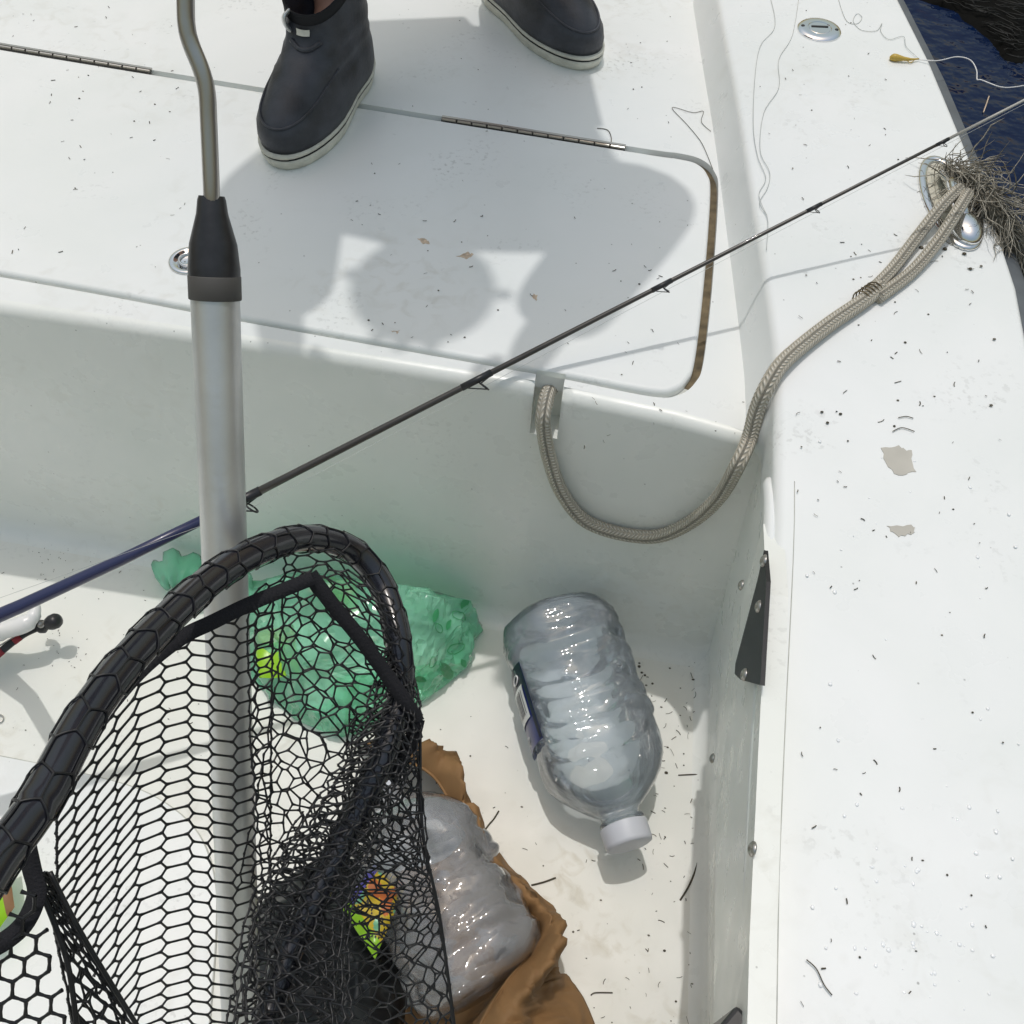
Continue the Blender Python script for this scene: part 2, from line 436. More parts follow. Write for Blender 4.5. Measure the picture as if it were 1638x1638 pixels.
# pad board on the side wall with a black panel
def swx(y, z):
    p = sw(y); return lerpt([(b, a) for a, b in p], z)
def onwall(px, py, off):            # sight line meets the side wall
    d = ray(px, py); lo, hi = .6, 1.6
    for _ in range(50):
        m = (lo+hi)/2; q = CAM+d*m
        if q.x < swx(q.y, max(0, q.z))-off: lo = m
        else: hi = m
    return CAM+d*lo
def slab(name, pix, off, th, material, parent=boat):
    a = [onwall(x, y, off) for x, y in pix]; n = Vector((th, 0, 0)); k = len(a); mb = MB()
    mb.add(a+[p+n for p in a], [tuple(range(k))]+[(i, (i+1) % k, k+(i+1) % k, k+i) for i in range(k)])
    return mb.build(name, material, parent, smooth=False)
slab('side_board', ((1221, 838), (1190, 950), (1152, 1085), (1146, 1300), (1141, 1638), (1139, 1800), (1191, 1800), (1199, 1500), (1213, 1200), (1226, 950)), .012, .02, M['wall'])
slab('black_panel', ((1222, 880), (1211, 930), (1176, 1062), (1175, 1078), (1184, 1087), (1216, 1096), (1226, 930)), .016, .004, M['black'])
for x, y in ((1190, 1079), (1213, 970), (1221, 897), (1185, 936), (1203, 1358), (1139, 1213)):
    off = .017 if y in (1079, 970, 897) else .013
    p = onwall(x, y, off); mb = MB()
    mb.lathe([(0, .0062), (.0012, .006), (.003, .004), (.0034, .0025), (.0022, .002), (.0022, 0)], p+Vector((.001, 0, 0)), (-1, 0, .2), 18)
    mb.build('screw', M['steel'], boat)
# rub rail and hull side
mb = MB(); yr = ysg
mb.grid(lambda u, v: (lambda y, q: (xout(y)+[.0, .030, .037, .037, .030, .0][q], y, G-[.022, .026, .034, .062, .07, .074][q]))(yr[round(u*(len(yr)-1))], round(v*5)), len(yr)-1, 5)
mb.build('rub_rail', M['rail'], boat, auto=50)
mb = MB(); mb.grid(lambda u, v: (xout(-1.6+4.2*u)-.03-.12*v*v, -1.6+4.2*u, G-.05-1.0*v), 40, 8)
mb.build('hull_side', M['gun'], boat)
# floor
mb = MB()
mb.add([(XL, -1.6, 0), (.29, -1.6, 0), (.236, .235, 0), (.219, .70, 0), (.222, .722, 0), (-.29, .738, 0), (-.92, .755, 0), (XL, .77, 0)], [tuple(range(8))])
mb.build('cockpit_floor', M['floor'], boat, smooth=False)
# floor hatch
fh = [P(x, y, 0) for x, y in ((-500, 1130), (-200, 1178), (0, 1211), (150, 1243), (240, 1272), (310, 1325), (342, 1400), (345, 1500), (330, 1700), (320, 1900))]
fl = cr(fh, 6); mb = MB()
pl = [p.xy for p in fl] + [Vector((-1.5, -.3)), Vector((-1.5, fl[0].y))]
k = len(pl)
mb.add([(*p, .0035) for p in pl]+[(*p, .0002) for p in pl], [tuple(range(k))]+[(i, (i+1) % k, k+(i+1) % k, k+i) for i in range(k)])
mb.build('floor_hatch', M['deck'], boat, smooth=False)
mb = MB(); mb.tube([p+Vector((0, 0, .0006)) for p in fl], .0022, 6); mb.build('floor_seam', M['gasket'], boat)
# far (port) side and ends so the boat closes
mb = MB()
mb.grid(lambda u, v: (XL-.3*v, -1.6+4.2*u, G-.02*v), 10, 2); mb.grid(lambda u, v: (XL-.3+.1*v, -1.6+4.2*u, G-.02-1.*v), 10, 2)
mb.grid(lambda u, v: (XL, -1.6+4.2*u, G*v), 10, 2); mb.grid(lambda u, v: (XL-.3+(2.5)*u, 2.6, H+.06-1.*v), 4, 2)
mb.build('port_side', M['gun'], boat, smooth=False)
# deck filler cap
c = P(1310, 49, G+.0015); mb = MB()
mb.lathe([(0, .0335), (.002, .0335), (.0042, .031), (.005, .026), (.005, .0185), (.0035, .0175), (.0035, .0165), (.0048, .016), (.0048, 0)], c, (0, 0, 1), 40)
q = Matrix.Rotation(R(8), 3, 'Z')
fc = mb.build('filler_cap', M['chrome'], boat, auto=40)
mb = MB(); mb.box(c+Vector((0, .003, .0052)), .026, .0035, .0012, rot=q, bev=.0004)
for s in (-1, 1): mb.ball(c+q@Vector((.0255*s, -.004*s, .005)), .003, n=8, sc=(1, 1, .4))
mb.build('key_slot', M['black'], fc)
# worn patches and rusty marks on the gelcoat
def patch(name, pix, z, m, jit=2.5, sub=5):
    pp = [Vector((x, y, 0)) for x, y in pix]; out = []
    for i in range(len(pp)):
        a, b = pp[i], pp[(i+1) % len(pp)]
        for s in range(sub): out.append(a.lerp(b, s/sub)+Vector((random.uniform(-jit, jit), random.uniform(-jit, jit), 0)))
    w = [P(p.x, p.y, z+.0006) for p in out]; k = len(w); mb = MB()
    mb.add(w+[p-Vector((0, 0, .0012)) for p in w], [tuple(range(k))]+[(i, (i+1) % k, k+(i+1) % k, k+i) for i in range(k)])
    return mb.build(name, m, boat, smooth=False)
patch('worn_patch', ((1410, 718), (1440, 714), (1456, 722), (1465, 755), (1440, 761), (1424, 752)), G+.002, M['stain'])
patch('worn_patch', ((1417, 842), (1460, 838), (1465, 853), (1438, 857)), G+.002, M['stain'])
for pix in (((667, 381), (680, 379), (688, 390), (676, 392)), ((727, 411), (750, 402), (760, 406), (752, 415)), ((850, 470), (858, 468), (862, 478), (854, 482)), ((622, 529), (640, 527), (636, 533))):
    mc = (sum(p[0] for p in pix)/len(pix), sum(p[1] for p in pix)/len(pix)); patch('rusty_mark', [(mc[0]+(x-mc[0])*.8, mc[1]+(y-mc[1])*.7) for x, y in pix], H-.0002, M['rust'], 2.2, 4)

# ------------------------------------------------------------------ water
WZ = -.34
wm = bpy.data.materials.new('sea_water'); wm.use_nodes = True; n = wm.node_tree; b = n.nodes['Principled BSDF']
b.inputs['Specular IOR Level'].default_value = .3; b.inputs['Base Color'].default_value = (.0025, .010, .040, 1); b.inputs['Roughness'].default_value = .04; b.inputs['IOR'].default_value = 1.33
tc = n.nodes.new('ShaderNodeTexCoord'); t = n.nodes.new('ShaderNodeTexNoise'); t.inputs['Scale'].default_value = 4.5; t.inputs['Detail'].default_value = 4
n.links.new(tc.outputs['Object'], t.inputs[0]); bp = n.nodes.new('ShaderNodeBump'); bp.inputs['Strength'].default_value = .5; bp.inputs['Distance'].default_value = .12
n.links.new(t.outputs[0], bp.inputs['Height']); n.links.new(bp.outputs[0], b.inputs['Normal'])
mb = MB(); mb.grid(lambda u, v: (-900+1800*u, -900+1800*v, WZ), 8, 8)
tag(mb.build('water', wm), 'dark navy sea water beside the boat', kind='structure')
# dark modelled patch standing in for a forested hill reflected in the water
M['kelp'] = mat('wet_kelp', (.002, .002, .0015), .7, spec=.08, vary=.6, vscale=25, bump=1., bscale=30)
def hill_reflection(pix, name):
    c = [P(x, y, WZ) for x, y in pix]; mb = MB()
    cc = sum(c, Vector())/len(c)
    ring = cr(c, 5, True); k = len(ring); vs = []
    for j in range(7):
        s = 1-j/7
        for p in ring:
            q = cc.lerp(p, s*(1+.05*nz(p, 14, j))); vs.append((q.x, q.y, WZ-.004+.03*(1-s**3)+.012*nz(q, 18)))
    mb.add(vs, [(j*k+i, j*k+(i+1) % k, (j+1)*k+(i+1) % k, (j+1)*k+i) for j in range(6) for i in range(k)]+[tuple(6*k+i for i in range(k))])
    for _ in range(110):  # thin strands imitate branch-like streaks in the reflection
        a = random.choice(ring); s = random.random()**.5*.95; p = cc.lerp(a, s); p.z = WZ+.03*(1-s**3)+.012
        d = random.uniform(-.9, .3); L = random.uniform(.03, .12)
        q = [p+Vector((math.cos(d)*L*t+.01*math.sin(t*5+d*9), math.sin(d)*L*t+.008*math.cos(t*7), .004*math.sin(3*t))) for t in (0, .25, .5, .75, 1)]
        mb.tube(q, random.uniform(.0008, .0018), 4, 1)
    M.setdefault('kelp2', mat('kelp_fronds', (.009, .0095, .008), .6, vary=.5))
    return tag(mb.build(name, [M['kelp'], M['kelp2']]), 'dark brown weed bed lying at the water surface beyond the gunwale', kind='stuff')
hill_reflection(((1462, -10), (1515, 16), (1548, 42), (1580, 66), (1604, 98), (1650, 112), (1760, 120), (1800, -60), (1640, -70), (1560, -60)), 'seaweed_bed')

# ------------------------------------------------------------------ more materials
def thin_plastic(name, tint, haze=.15, gl=.9, bump=.5, bscale=60, rough=.06, glass=.25, ior=1.2, hazecol=None, bdist=.004, ridged=True, tls=.5):
    m = bpy.data.materials.new(name); m.use_nodes = True; n = m.node_tree; N = n.nodes.new; Lk = n.links.new
    n.nodes.remove(n.nodes['Principled BSDF']); out = n.nodes['Material Output']
    tc = N('ShaderNodeTexCoord'); t = N('ShaderNodeTexNoise'); t.inputs['Scale'].default_value = bscale; t.inputs['Detail'].default_value = 3.; t.inputs['Distortion'].default_value = .7
    if ridged: t.noise_type = 'RIDGED_MULTIFRACTAL'; t.normalize = True
    Lk(tc.outputs['Object'], t.inputs[0])
    bp = N('ShaderNodeBump'); bp.inputs['Strength'].default_value = bump; bp.inputs['Distance'].default_value = bdist; Lk(t.outputs[0], bp.inputs['Height'])
    tr = N('ShaderNodeBsdfTransparent'); tr.inputs[0].default_value = (*tint, 1)
    rf = N('ShaderNodeBsdfGlass'); rf.inputs[0].default_value = (*tint, 1); rf.inputs['IOR'].default_value = ior; rf.inputs['Roughness'].default_value = .02; Lk(bp.outputs[0], rf.inputs['Normal'])
    a = N('ShaderNodeMixShader'); a.inputs[0].default_value = glass; Lk(tr.outputs[0], a.inputs[1]); Lk(rf.outputs[0], a.inputs[2])
    df = N('ShaderNodeBsdfDiffuse'); df.inputs[0].default_value = (*(hazecol or tint), 1); Lk(bp.outputs[0], df.inputs['Normal'])
    tl = N('ShaderNodeBsdfTranslucent'); tl.inputs[0].default_value = (*(hazecol or tint), 1)
    dd = N('ShaderNodeMixShader'); dd.inputs[0].default_value = tls; Lk(df.outputs[0], dd.inputs[1]); Lk(tl.outputs[0], dd.inputs[2])
    b = N('ShaderNodeMixShader'); b.inputs[0].default_value = haze; Lk(a.outputs[0], b.inputs[1]); Lk(dd.outputs[0], b.inputs[2])
    g = N('ShaderNodeBsdfGlossy'); g.inputs['Roughness'].default_value = rough; Lk(bp.outputs[0], g.inputs['Normal'])
    fr = N('ShaderNodeFresnel'); fr.inputs['IOR'].default_value = 1.45; Lk(bp.outputs[0], fr.inputs['Normal'])
    mm = N('ShaderNodeMath'); mm.operation = 'MULTIPLY'; mm.inputs[1].default_value = gl; Lk(fr.outputs[0], mm.inputs[0])
    c = N('ShaderNodeMixShader'); Lk(mm.outputs[0], c.inputs[0]); Lk(b.outputs[0], c.inputs[1]); Lk(g.outputs[0], c.inputs[2])
    Lk(c.outputs[0], out.inputs[0]); return m
M['pet'] = thin_plastic('clear_bottle_plastic', (.972, .986, 1.), haze=.2, bump=1., bscale=15, glass=.02, ior=1.1, gl=1.4, hazecol=(.80, .90, 1.), tls=.25, bdist=.006)
M['h2o'] = thin_plastic('bottle_water', (.985, .994, 1.), haze=.05, bump=.8, bscale=9, glass=.03, ior=1.1, gl=.8, tls=.252, hazecol=(.85, .92, 1.))
M['wrap'] = thin_plastic('shrink_wrap', (.95, .96, .98), haze=.26, bump=1., bscale=13, glass=.06, ior=1.1, gl=1.8, rough=.06, hazecol=(.92, .94, .98), bdist=.009, tls=.2)
M['gbag'] = thin_plastic('green_bag_film', (.72, 1., .87), haze=.44, bump=.8, bscale=20, glass=.0, gl=1.2, rough=.16, hazecol=(.42, .97, .69), tls=.25, bdist=.006)
M['leaf'] = mat('leaf_print', (.05, .33, .13), .5)
M['cap'] = mat('frosted_cap', (.60, .62, .68), .45)
M['lblue'] = mat('blue_label', (.018, .03, .17), .3, vary=.3, vscale=50)
M['lnavy'] = mat('navy_label', (.012, .016, .035), .3)
M['lime'] = mat('lime_foil', (.32, .62, .02), .3); M['yel'] = mat('yellow_foil', (.68, .48, .03), .3)
M['org'] = mat('orange_foil', (.65, .17, .04), .35); M['gpk'] = mat('mint_foil', (.2, .55, .3), .3); M['vio'] = mat('violet_foil', (.12, .1, .45), .3)
M['lure'] = mat('yellow_lure', (.55, .38, .07), .4)
M['cream'] = mat('cream_insert', (.62, .6, .5), .5)
M['dbag'] = mat('black_bag_cloth', (.012, .014, .016), .7, bump=.5, bscale=50)
M['tan'] = mat('tan_leather', (.28, .15, .07), .6)
M['drop'] = mat('water_drop', (.8, .82, .84), .03, spec=1.)

def braid(name, light, dark):
    m = bpy.data.materials.new(name); m.use_nodes = True; n = m.node_tree; b = n.nodes['Principled BSDF']; N = n.nodes.new; Lk = n.links.new
    uv = N('ShaderNodeUVMap'); sx = N('ShaderNodeSeparateXYZ'); Lk(uv.outputs[0], sx.inputs[0])
    def mth(op, a, c=None):
        k = N('ShaderNodeMath'); k.operation = op
        for i, q in ((0, a), (1, c)):
            if q is None: continue
            if isinstance(q, (int, float)): k.inputs[i].default_value = q
            else: Lk(q, k.inputs[i])
        return k.outputs[0]
    tri = mth('PINGPONG', mth('MULTIPLY', sx.outputs[0], 8.), 1.)
    ph = mth('ADD', mth('MULTIPLY', sx.outputs[1], 190.), mth('MULTIPLY', tri, .9))
    w = mth('SINE', mth('MULTIPLY', ph, 6.2832))
    ridge = mth('SINE', mth('MULTIPLY', tri, 3.1416))
    h = mth('MULTIPLY', mth('ADD', mth('MULTIPLY', w, .5), .5), ridge)
    t = N('ShaderNodeTexNoise'); t.inputs['Scale'].default_value = 25; tc = N('ShaderNodeTexCoord'); Lk(tc.outputs['Object'], t.inputs[0])
    x = N('ShaderNodeMix'); x.data_type = 'RGBA'; Lk(h, x.inputs[0]); x.inputs[6].default_value = (*dark, 1); x.inputs[7].default_value = (*light, 1)
    y = N('ShaderNodeMix'); y.data_type = 'RGBA'; y.blend_type = 'MULTIPLY'; y.inputs[0].default_value = .22; Lk(x.outputs[2], y.inputs[6]); Lk(t.outputs[0], y.inputs[7])
    bb = N('ShaderNodeMix'); bb.data_type = 'RGBA'; Lk(y.outputs[2], b.inputs['Base Color'])
    b.inputs['Roughness'].default_value = .8
    bp = N('ShaderNodeBump'); bp.inputs['Strength'].default_value = .9; bp.inputs['Distance'].default_value = .002; Lk(h, bp.inputs['Height']); Lk(bp.outputs[0], b.inputs['Normal'])
    return m
M['rope'] = braid('braided_rope', (.82, .78, .69), (.46, .42, .34))

# ------------------------------------------------------------------ person
Y0 = Vector((0, 0, H))
per = empty('person', (-.3, 1.45, H), 'person in dark rubber ankle boots standing on the white hatch deck', 'person')
def skinmesh(name, joints, edges, material, parent, sub=2):
    me = bpy.data.meshes.new(name); names = list(joints)
    org = parent.location
    me.from_pydata([tuple(Vector(joints[k][0])-org) for k in names], [(names.index(a), names.index(b)) for a, b in edges], [])
    o = bpy.data.objects.new(name, me); col.objects.link(o); o.parent = parent
    md = o.modifiers.new('skin', 'SKIN'); md.use_smooth_shade = True
    seen = set()
    adj = {k: [] for k in names}
    for a, b in edges: adj[a].append(b); adj[b].append(a)
    for i, k in enumerate(names):
        r = joints[k][1]; r = r if isinstance(r, tuple) else (r, r)
        me.skin_vertices[0].data[i].radius = r
        if k not in seen:
            me.skin_vertices[0].data[i].use_root = True; st = [k]
            while st:
                q = st.pop()
                if q in seen: continue
                seen.add(q); st += adj[q]
    sb = o.modifiers.new('sub', 'SUBSURF'); sb.levels = sub; sb.render_levels = sub
    me.materials.append(material); return o
V = lambda x, y, h: Vector((x, y, H+h))
la, ra = V(-.437, 1.365, .10), V(-.255, 1.645, .10)
J = {'pel': (V(-.325, 1.55, .88), (.13, .10)), 'che': (V(-.342, 1.35, 1.13), (.14, .10)), 'nek': (V(-.344, 1.266, 1.31), .055), 'hd0': (V(-.342, 1.24, 1.35), .075), 'hd1': (V(-.345, 1.205, 1.43), .082), 'hd2': (V(-.345, 1.195, 1.49), .07),
     'ls': (V(-.54, 1.32, 1.25), .06), 'le': (V(-.54, 1.235, 1.02), .045), 'lw': (V(-.457, 1.01, .99), .03), 'lp': (V(-.437, .965, .985), (.038, .02)),
     'rs': (V(-.14, 1.335, 1.25), .06), 're': (V(-.047, 1.374, 1.02), .045), 'rw': (V(-.155, 1.04, .985), .03), 'rp': (V(-.165, .99, .98), (.038, .02)),
     'lh': (V(-.41, 1.55, .82), .085), 'lk': (V(-.46, 1.44, .46), .058), 'lc': (V(-.455, 1.40, .31), .054), 'la': (la, .036), 'lt': (V(-.45, 1.2, .05), .03),
     'rh': (V(-.24, 1.57, .82), .085), 'rk': (V(-.235, 1.60, .46), .058), 'rc': (V(-.242, 1.63, .31), .054), 'ra': (ra, .036), 'rt': (V(-.15, 1.53, .05), .03)}
Ed = [('pel', 'che'), ('che', 'nek'), ('nek', 'hd0'), ('hd0', 'hd1'), ('hd1', 'hd2'), ('che', 'ls'), ('ls', 'le'), ('le', 'lw'), ('lw', 'lp'), ('che', 'rs'), ('rs', 're'), ('re', 'rw'), ('rw', 'rp'),
      ('pel', 'lh'), ('lh', 'lk'), ('lk', 'lc'), ('lc', 'la'), ('la', 'lt'), ('pel', 'rh'), ('rh', 'rk'), ('rk', 'rc'), ('rc', 'ra'), ('ra', 'rt')]
for s, w in (('l', J['lp'][0]), ('r', J['rp'][0])):              # five curled fingers on each hand
    sg = 1 if s == 'l' else -1
    for i, ln in enumerate((.03, .034, .032, .026)):
        b0 = w+Vector((sg*(-.024+.016*i), -.005, 0)); nm = f'{s}f{i}'
        J[nm+'a'] = (b0, .009); J[nm+'b'] = (b0+Vector((0, -.035, -.006)), .0085); J[nm+'c'] = (b0+Vector((0, -.035-ln*.6, -.026)), .008); J[nm+'d'] = (b0+Vector((0, -.035-ln*.3, -.046)), .007)
        Ed += [(nm+'a', nm+'b'), (nm+'b', nm+'c'), (nm+'c', nm+'d')]
    b0 = w+Vector((sg*.02, .03, -.005)); nm = s+'th'
    J[nm+'a'] = (b0, .011); J[nm+'b'] = (b0+Vector((sg*.028, -.025, -.016)), .0095); J[nm+'c'] = (b0+Vector((sg*.022, -.05, -.034)), .0085)
    Ed += [(nm+'a', nm+'b'), (nm+'b', nm+'c')]
for nm, p, q, r in (('nose', V(-.347, 1.118, 1.43), V(-.347, 1.095, 1.405), .013), ('eara', V(-.43, 1.215, 1.43), V(-.442, 1.22, 1.41), .014), ('earb', V(-.244, 1.215, 1.43), V(-.232, 1.22, 1.41), .014)):
    J[nm+'a'] = (p, r); J[nm+'b'] = (q, r*.8); Ed.append((nm+'a', nm+'b'))
skinmesh('body', J, Ed, M['skin'], per)
for s in (-1, 1):
    mb = MB(); mb.ball(V(-.347+.034*s, 1.118, 1.455), .011, n=10); mb.build('eye', M['white'], per)
mb = MB(); mb.ball(V(-.345, 1.22, 1.475), .098, sc=(.95, 1., .85), n=20); mb.build('hair', M['hair'], per)
JK = {'a': (V(-.325, 1.56, .78), (.225, .17)), 'b': (V(-.33, 1.50, .95), (.20, .15)), 'c': (V(-.342, 1.40, 1.15), (.20, .125)), 'd': (V(-.345, 1.31, 1.27), (.08, .07)),
      'ls': (V(-.55, 1.36, 1.24), .095), 'le': (V(-.535, 1.24, 1.02), .10), 'lw': (V(-.470, 1.03, .99), .072), 'rs': (V(-.13, 1.40, 1.22), .085), 're': (V(-.037, 1.374, 1.02), .085), 'rw': (V(-.148, 1.07, .99), .066)}
skinmesh('jacket', JK, [('a', 'b'), ('b', 'c'), ('c', 'd'), ('c', 'ls'), ('ls', 'le'), ('le', 'lw'), ('c', 'rs'), ('rs', 're'), ('re', 'rw')], M['jacket'], per)
SH = {'p': (V(-.325, 1.55, .88), (.17, .125)), 'lh': (V(-.415, 1.54, .78), .115), 'lk': (V(-.46, 1.445, .50), .098), 'rh': (V(-.235, 1.57, .78), .115), 'rk': (V(-.235, 1.595, .50), .098)}
skinmesh('shorts', SH, [('p', 'lh'), ('lh', 'lk'), ('p', 'rh'), ('rh', 'rk')], M['shorts'], per)
# rubber ankle boots: level rings from sole to cuff
fr_t = [(0, .262), (.012, .268), (.030, .268), (.034, .270), (.05, .267), (.065, .252), (.08, .226), (.095, .196), (.11, .172), (.13, .152), (.155, .14), (.185, .136), (.215, .138)]
bk_t = [(0, -.018), (.03, -.022), (.06, -.02), (.1, -.012), (.15, -.008), (.185, -.012), (.215, -.02)]
wd_t = [(0, .053), (.012, .056), (.03, .057), (.034, .0585), (.05, .057), (.065, .053), (.08, .0465), (.11, .043), (.15, .045), (.185, .049), (.215, .051)]
def bootfn(org, ang, lean=(0, 0)):
    ca, sa = math.cos(ang), math.sin(ang); f = Vector((ca, sa, 0)); l = Vector((-sa, ca, 0))
    def pt(z, a, k=1., dz=0.):
        fr, bk, wd = lerpt(fr_t, z), lerpt(bk_t, z), lerpt(wd_t, z)
        c = (fr+bk)/2; hl = (fr-bk)/2; x = math.cos(a); y = math.sin(a); e = .80
        lx = math.copysign(abs(x)**e, x); ly = math.copysign(abs(y)**.92, y)
        low = max(0, 1-z/.11)
        waist = 1-.20*low*math.exp(-((lx+.25)/.38)**2)*(1 if z > -1 else 0)-.10*low*max(0, -lx)
        asym = .006*low*lx
        cr_ = .0018*math.sin(z*260+a*2)*math.exp(-((z-.10)/.03)**2)+.0012*nz((lx*3, ly*3, z*40))
        if z > .10: dz -= (z-.10)/.06*.026*lx
        return org+f*((c+hl*lx*k)+lean[0]*max(0, z-.1))+l*((wd*ly*waist*k)+asym+lean[1]*max(0, z-.1)+cr_*ly)+Vector((0, 0, z+dz+cr_*.5))
    return pt
def boot(heel, ang, lean=(0, 0), tabs=True):
    pt = bootfn(heel, ang, lean); n = 44
    bt = empty('boot', per.location); bt.parent = per; bt.location = (0, 0, 0); bt.matrix_parent_inverse = Matrix()
    def ringmesh(zs, name, material, k=1., capt=False, capb=False, ks=None):
        mb = MB(); vs = []
        for i, z in enumerate(zs):
            kk = ks[i] if ks else k
            vs += [pt(z, 2*math.pi*j/n, kk) for j in range(n)]
        fs = [(i*n+j, i*n+(j+1) % n, (i+1)*n+(j+1) % n, (i+1)*n+j) for i in range(len(zs)-1) for j in range(n)]
        if capb: fs.append(tuple(range(n-1, -1, -1)))
        if capt: fs.append(tuple((len(zs)-1)*n+j for j in range(n)))
        mb.add(vs, fs); o = mb.build(name, material, bt); return o
    ringmesh([.001, .005, .012, .0165], 'sole', M['sole'], 1.02, True, True)
    ringmesh([.0166, .0200], 'black_stripe', M['neo'], 1.012, True, True)
    ringmesh([.0201, .0245, .025], 'white_rim', M['sole'], capt=True, capb=True, ks=[1.025, 1.025, .99])
    zs = [.0251, .030, .036, .043, .05, .058, .065, .0725, .08, .0875, .095, .1025, .11, .118, .126, .134, .142, .150, .158, .164, .168]
    ringmesh(zs, 'rubber_upper', M['rubber'], .99, capb=True)
    ringmesh([.162, .169, .177, .185, .190, .188, .172], 'neoprene_cuff', M['neo'], ks=[.97, .975, .98, .98, .97, .92, .9])
    mb = MB(); q = []
    for i in range(25):
        a = R(-74+148*i/24); z = .058+.030*(abs(a)/1.29)**2
        q.append(pt(z, a, 1.0))
    mb.tube(cr(q, 3), .0018, 6); mb.build('toe_ridge', M['rubber'], bt)
    mb = MB(); mb.tube([pt(z, math.pi, 1.0) for z in (.04, .08, .11, .135, .152)], .003, 6); mb.build('heel_seam', M['rubber'], bt)
    if tabs:
        mb = MB()                                # pull loop and white tag at the front of the collar
        lp = [pt(.150, -.42, 1.01), pt(.162, -.42, 1.10), pt(.177, -.4, 1.10), pt(.184, -.38, .98)]
        mb.tube(cr(lp, 5), .011, 8, flat=.25); lo = mb.build('pull_loop', M['alu'], bt)
        mb = MB(); a0, a1 = .26, -.10
        g = lambda u, v: pt(.150+.013*v, a0+(a1-a0)*u, 1.035+.01*math.sin(u*3.1))
        mb.grid(g, 8, 2); tg = mb.build('white_tag', M['sole'], bt)
        mb = MB()
        for u0, u1 in ((.45, .52), (.52, .60), (.66, .70), (.70, .84)):
            mb.add([g(u0, .25)+(g(.5, .5)-g(.5, .5)), g(u0+.05, .25), g(u1, .8), g(u1-.05, .8)], [(0, 1, 2, 3)])
        # lift the lettering off the tag
        ctr_ = pt(.157, .1, 0.); mb.v = [tuple(Vector(v)+(Vector(v)-ctr_).normalized()*.0008) for v in mb.v]
        mb.build('tag_lettering', M['black'], tg)
        mb = MB(); q = [pt(.136-.010*math.sin(math.pi*i/10), .6-.9*i/10, 1.012) for i in range(11)]; mb.tube(q, .0035, 6); mb.build('collar_fold', M['rubber'], bt)
    return bt
boot(Vector((-.424, 1.385, H)), R(-102), (.0, -.1))
boot(Vector((-.250, 1.665, H)), R(-49), (0, 0), tabs=False)

# ------------------------------------------------------------------ gaff
def gd(y): return .76+.19*(y-470)/1130
g1, g2 = D(343.5, 455, gd(455)), D(385, 1600, gd(1600)); ga = (g2-g1).normalized()
gend = g1+ga*((.02-g1.z)/ga.z)
gaff = empty('gaff', gend, 'long silver aluminium gaff pole with black tapered collar and bent steel rod', 'gaff')
mb = MB(); nq = 12; mb.tube([g1.lerp(gend, i/nq) for i in range(nq+1)], .0186, 32); mb.build('shaft', M['alu'], gaff, auto=40)
fa = -ga; mb = MB()
CL = (D(341, 312, .733)-g1).length*.985
mb.lathe([(-.010, .0190), (-.009, .0194), (.012, .0196), (.016, .0192), (.03, .0178), (CL*.8, .0118), (CL-.003, .0105), (CL, .0095), (CL-.002, .0078), (CL-.005, .0068)], g1, fa, 32); mb.build('collar', M['blackpl'], gaff, auto=50)
mb = MB(); mb.lathe([(-.0115, .0196), (-.011, .0200), (.006, .0200), (.0065, .0197)], g1, fa, 32); mb.build('collar_band', M['band'], gaff)
hk = [g1+fa*(CL-.012)] + [D(x, y, d) for x, y, d in ((338.5, 308, .733), (334, 200, .713), (331, 148, .703), (322, 112, .696), (306, 72, .689), (299, 45, .684), (297, 5, .677), (297, -120, .655), (296, -230, .64), (305, -270, .63), (330, -265, .625), (340, -220, .625))]
mb = MB(); mb.tube(cr(hk, 6), .0061, 14); mb.build('hook_rod', M['steel'], gaff)

# ------------------------------------------------------------------ fishing rod
RA, RB = Vector((-.12, .781, .5145)), Vector((.158, .952, .616)); rd = (RB-RA).normalized()
def rod_at_px(px):
    lo, hi = -3., 3.
    def xx(t):
        q = RA+rd*t-CAM; return 819+F*q.dot(rt)/q.dot(fw)
    for _ in range(60):
        m = (lo+hi)/2
        if xx(m) < px: lo = m
        else: hi = m
    return lo
tb = -(RA.z-.03)/rd.z
rr_t = [(tb, .012), (rod_at_px(-60), .009), (rod_at_px(60), .0078), (rod_at_px(320), .0062), (rod_at_px(400), .0047), (rod_at_px(770), .0036), (rod_at_px(1062), .0027), (rod_at_px(1305), .0021), (rod_at_px(1638), .0016), (1.4, .0009)]
rod = empty('fishing_rod', RA+rd*tb, 'dark fishing rod with blue butt resting across the deck edge and gunwale', 'fishing rod')
tk = rod_at_px(360)
def rpos(t): return RA+rd*t+Vector((0, .2, 1))*(.012*min(4., (max(0, tk-t)/(tk-rod_at_px(0)))**2))
def rseg(name, t0, t1, m):
    mb = MB(); k = 10; ts = [t0+(t1-t0)*i/k for i in range(k+1)]
    mb.tube([rpos(t) for t in ts], [lerpt(rr_t, t) for t in ts], 14); return mb.build(name, m, rod)
rseg('butt', tb, rod_at_px(352), M['navy']); rseg('blank', rod_at_px(352), rod_at_px(1515), M['graph']); rseg('tip', rod_at_px(1515), 1.4, M['tip'])
dn = Vector((.25, -.55, -.8)); dn = (dn-rd*dn.dot(rd)).normalized()
gl = []
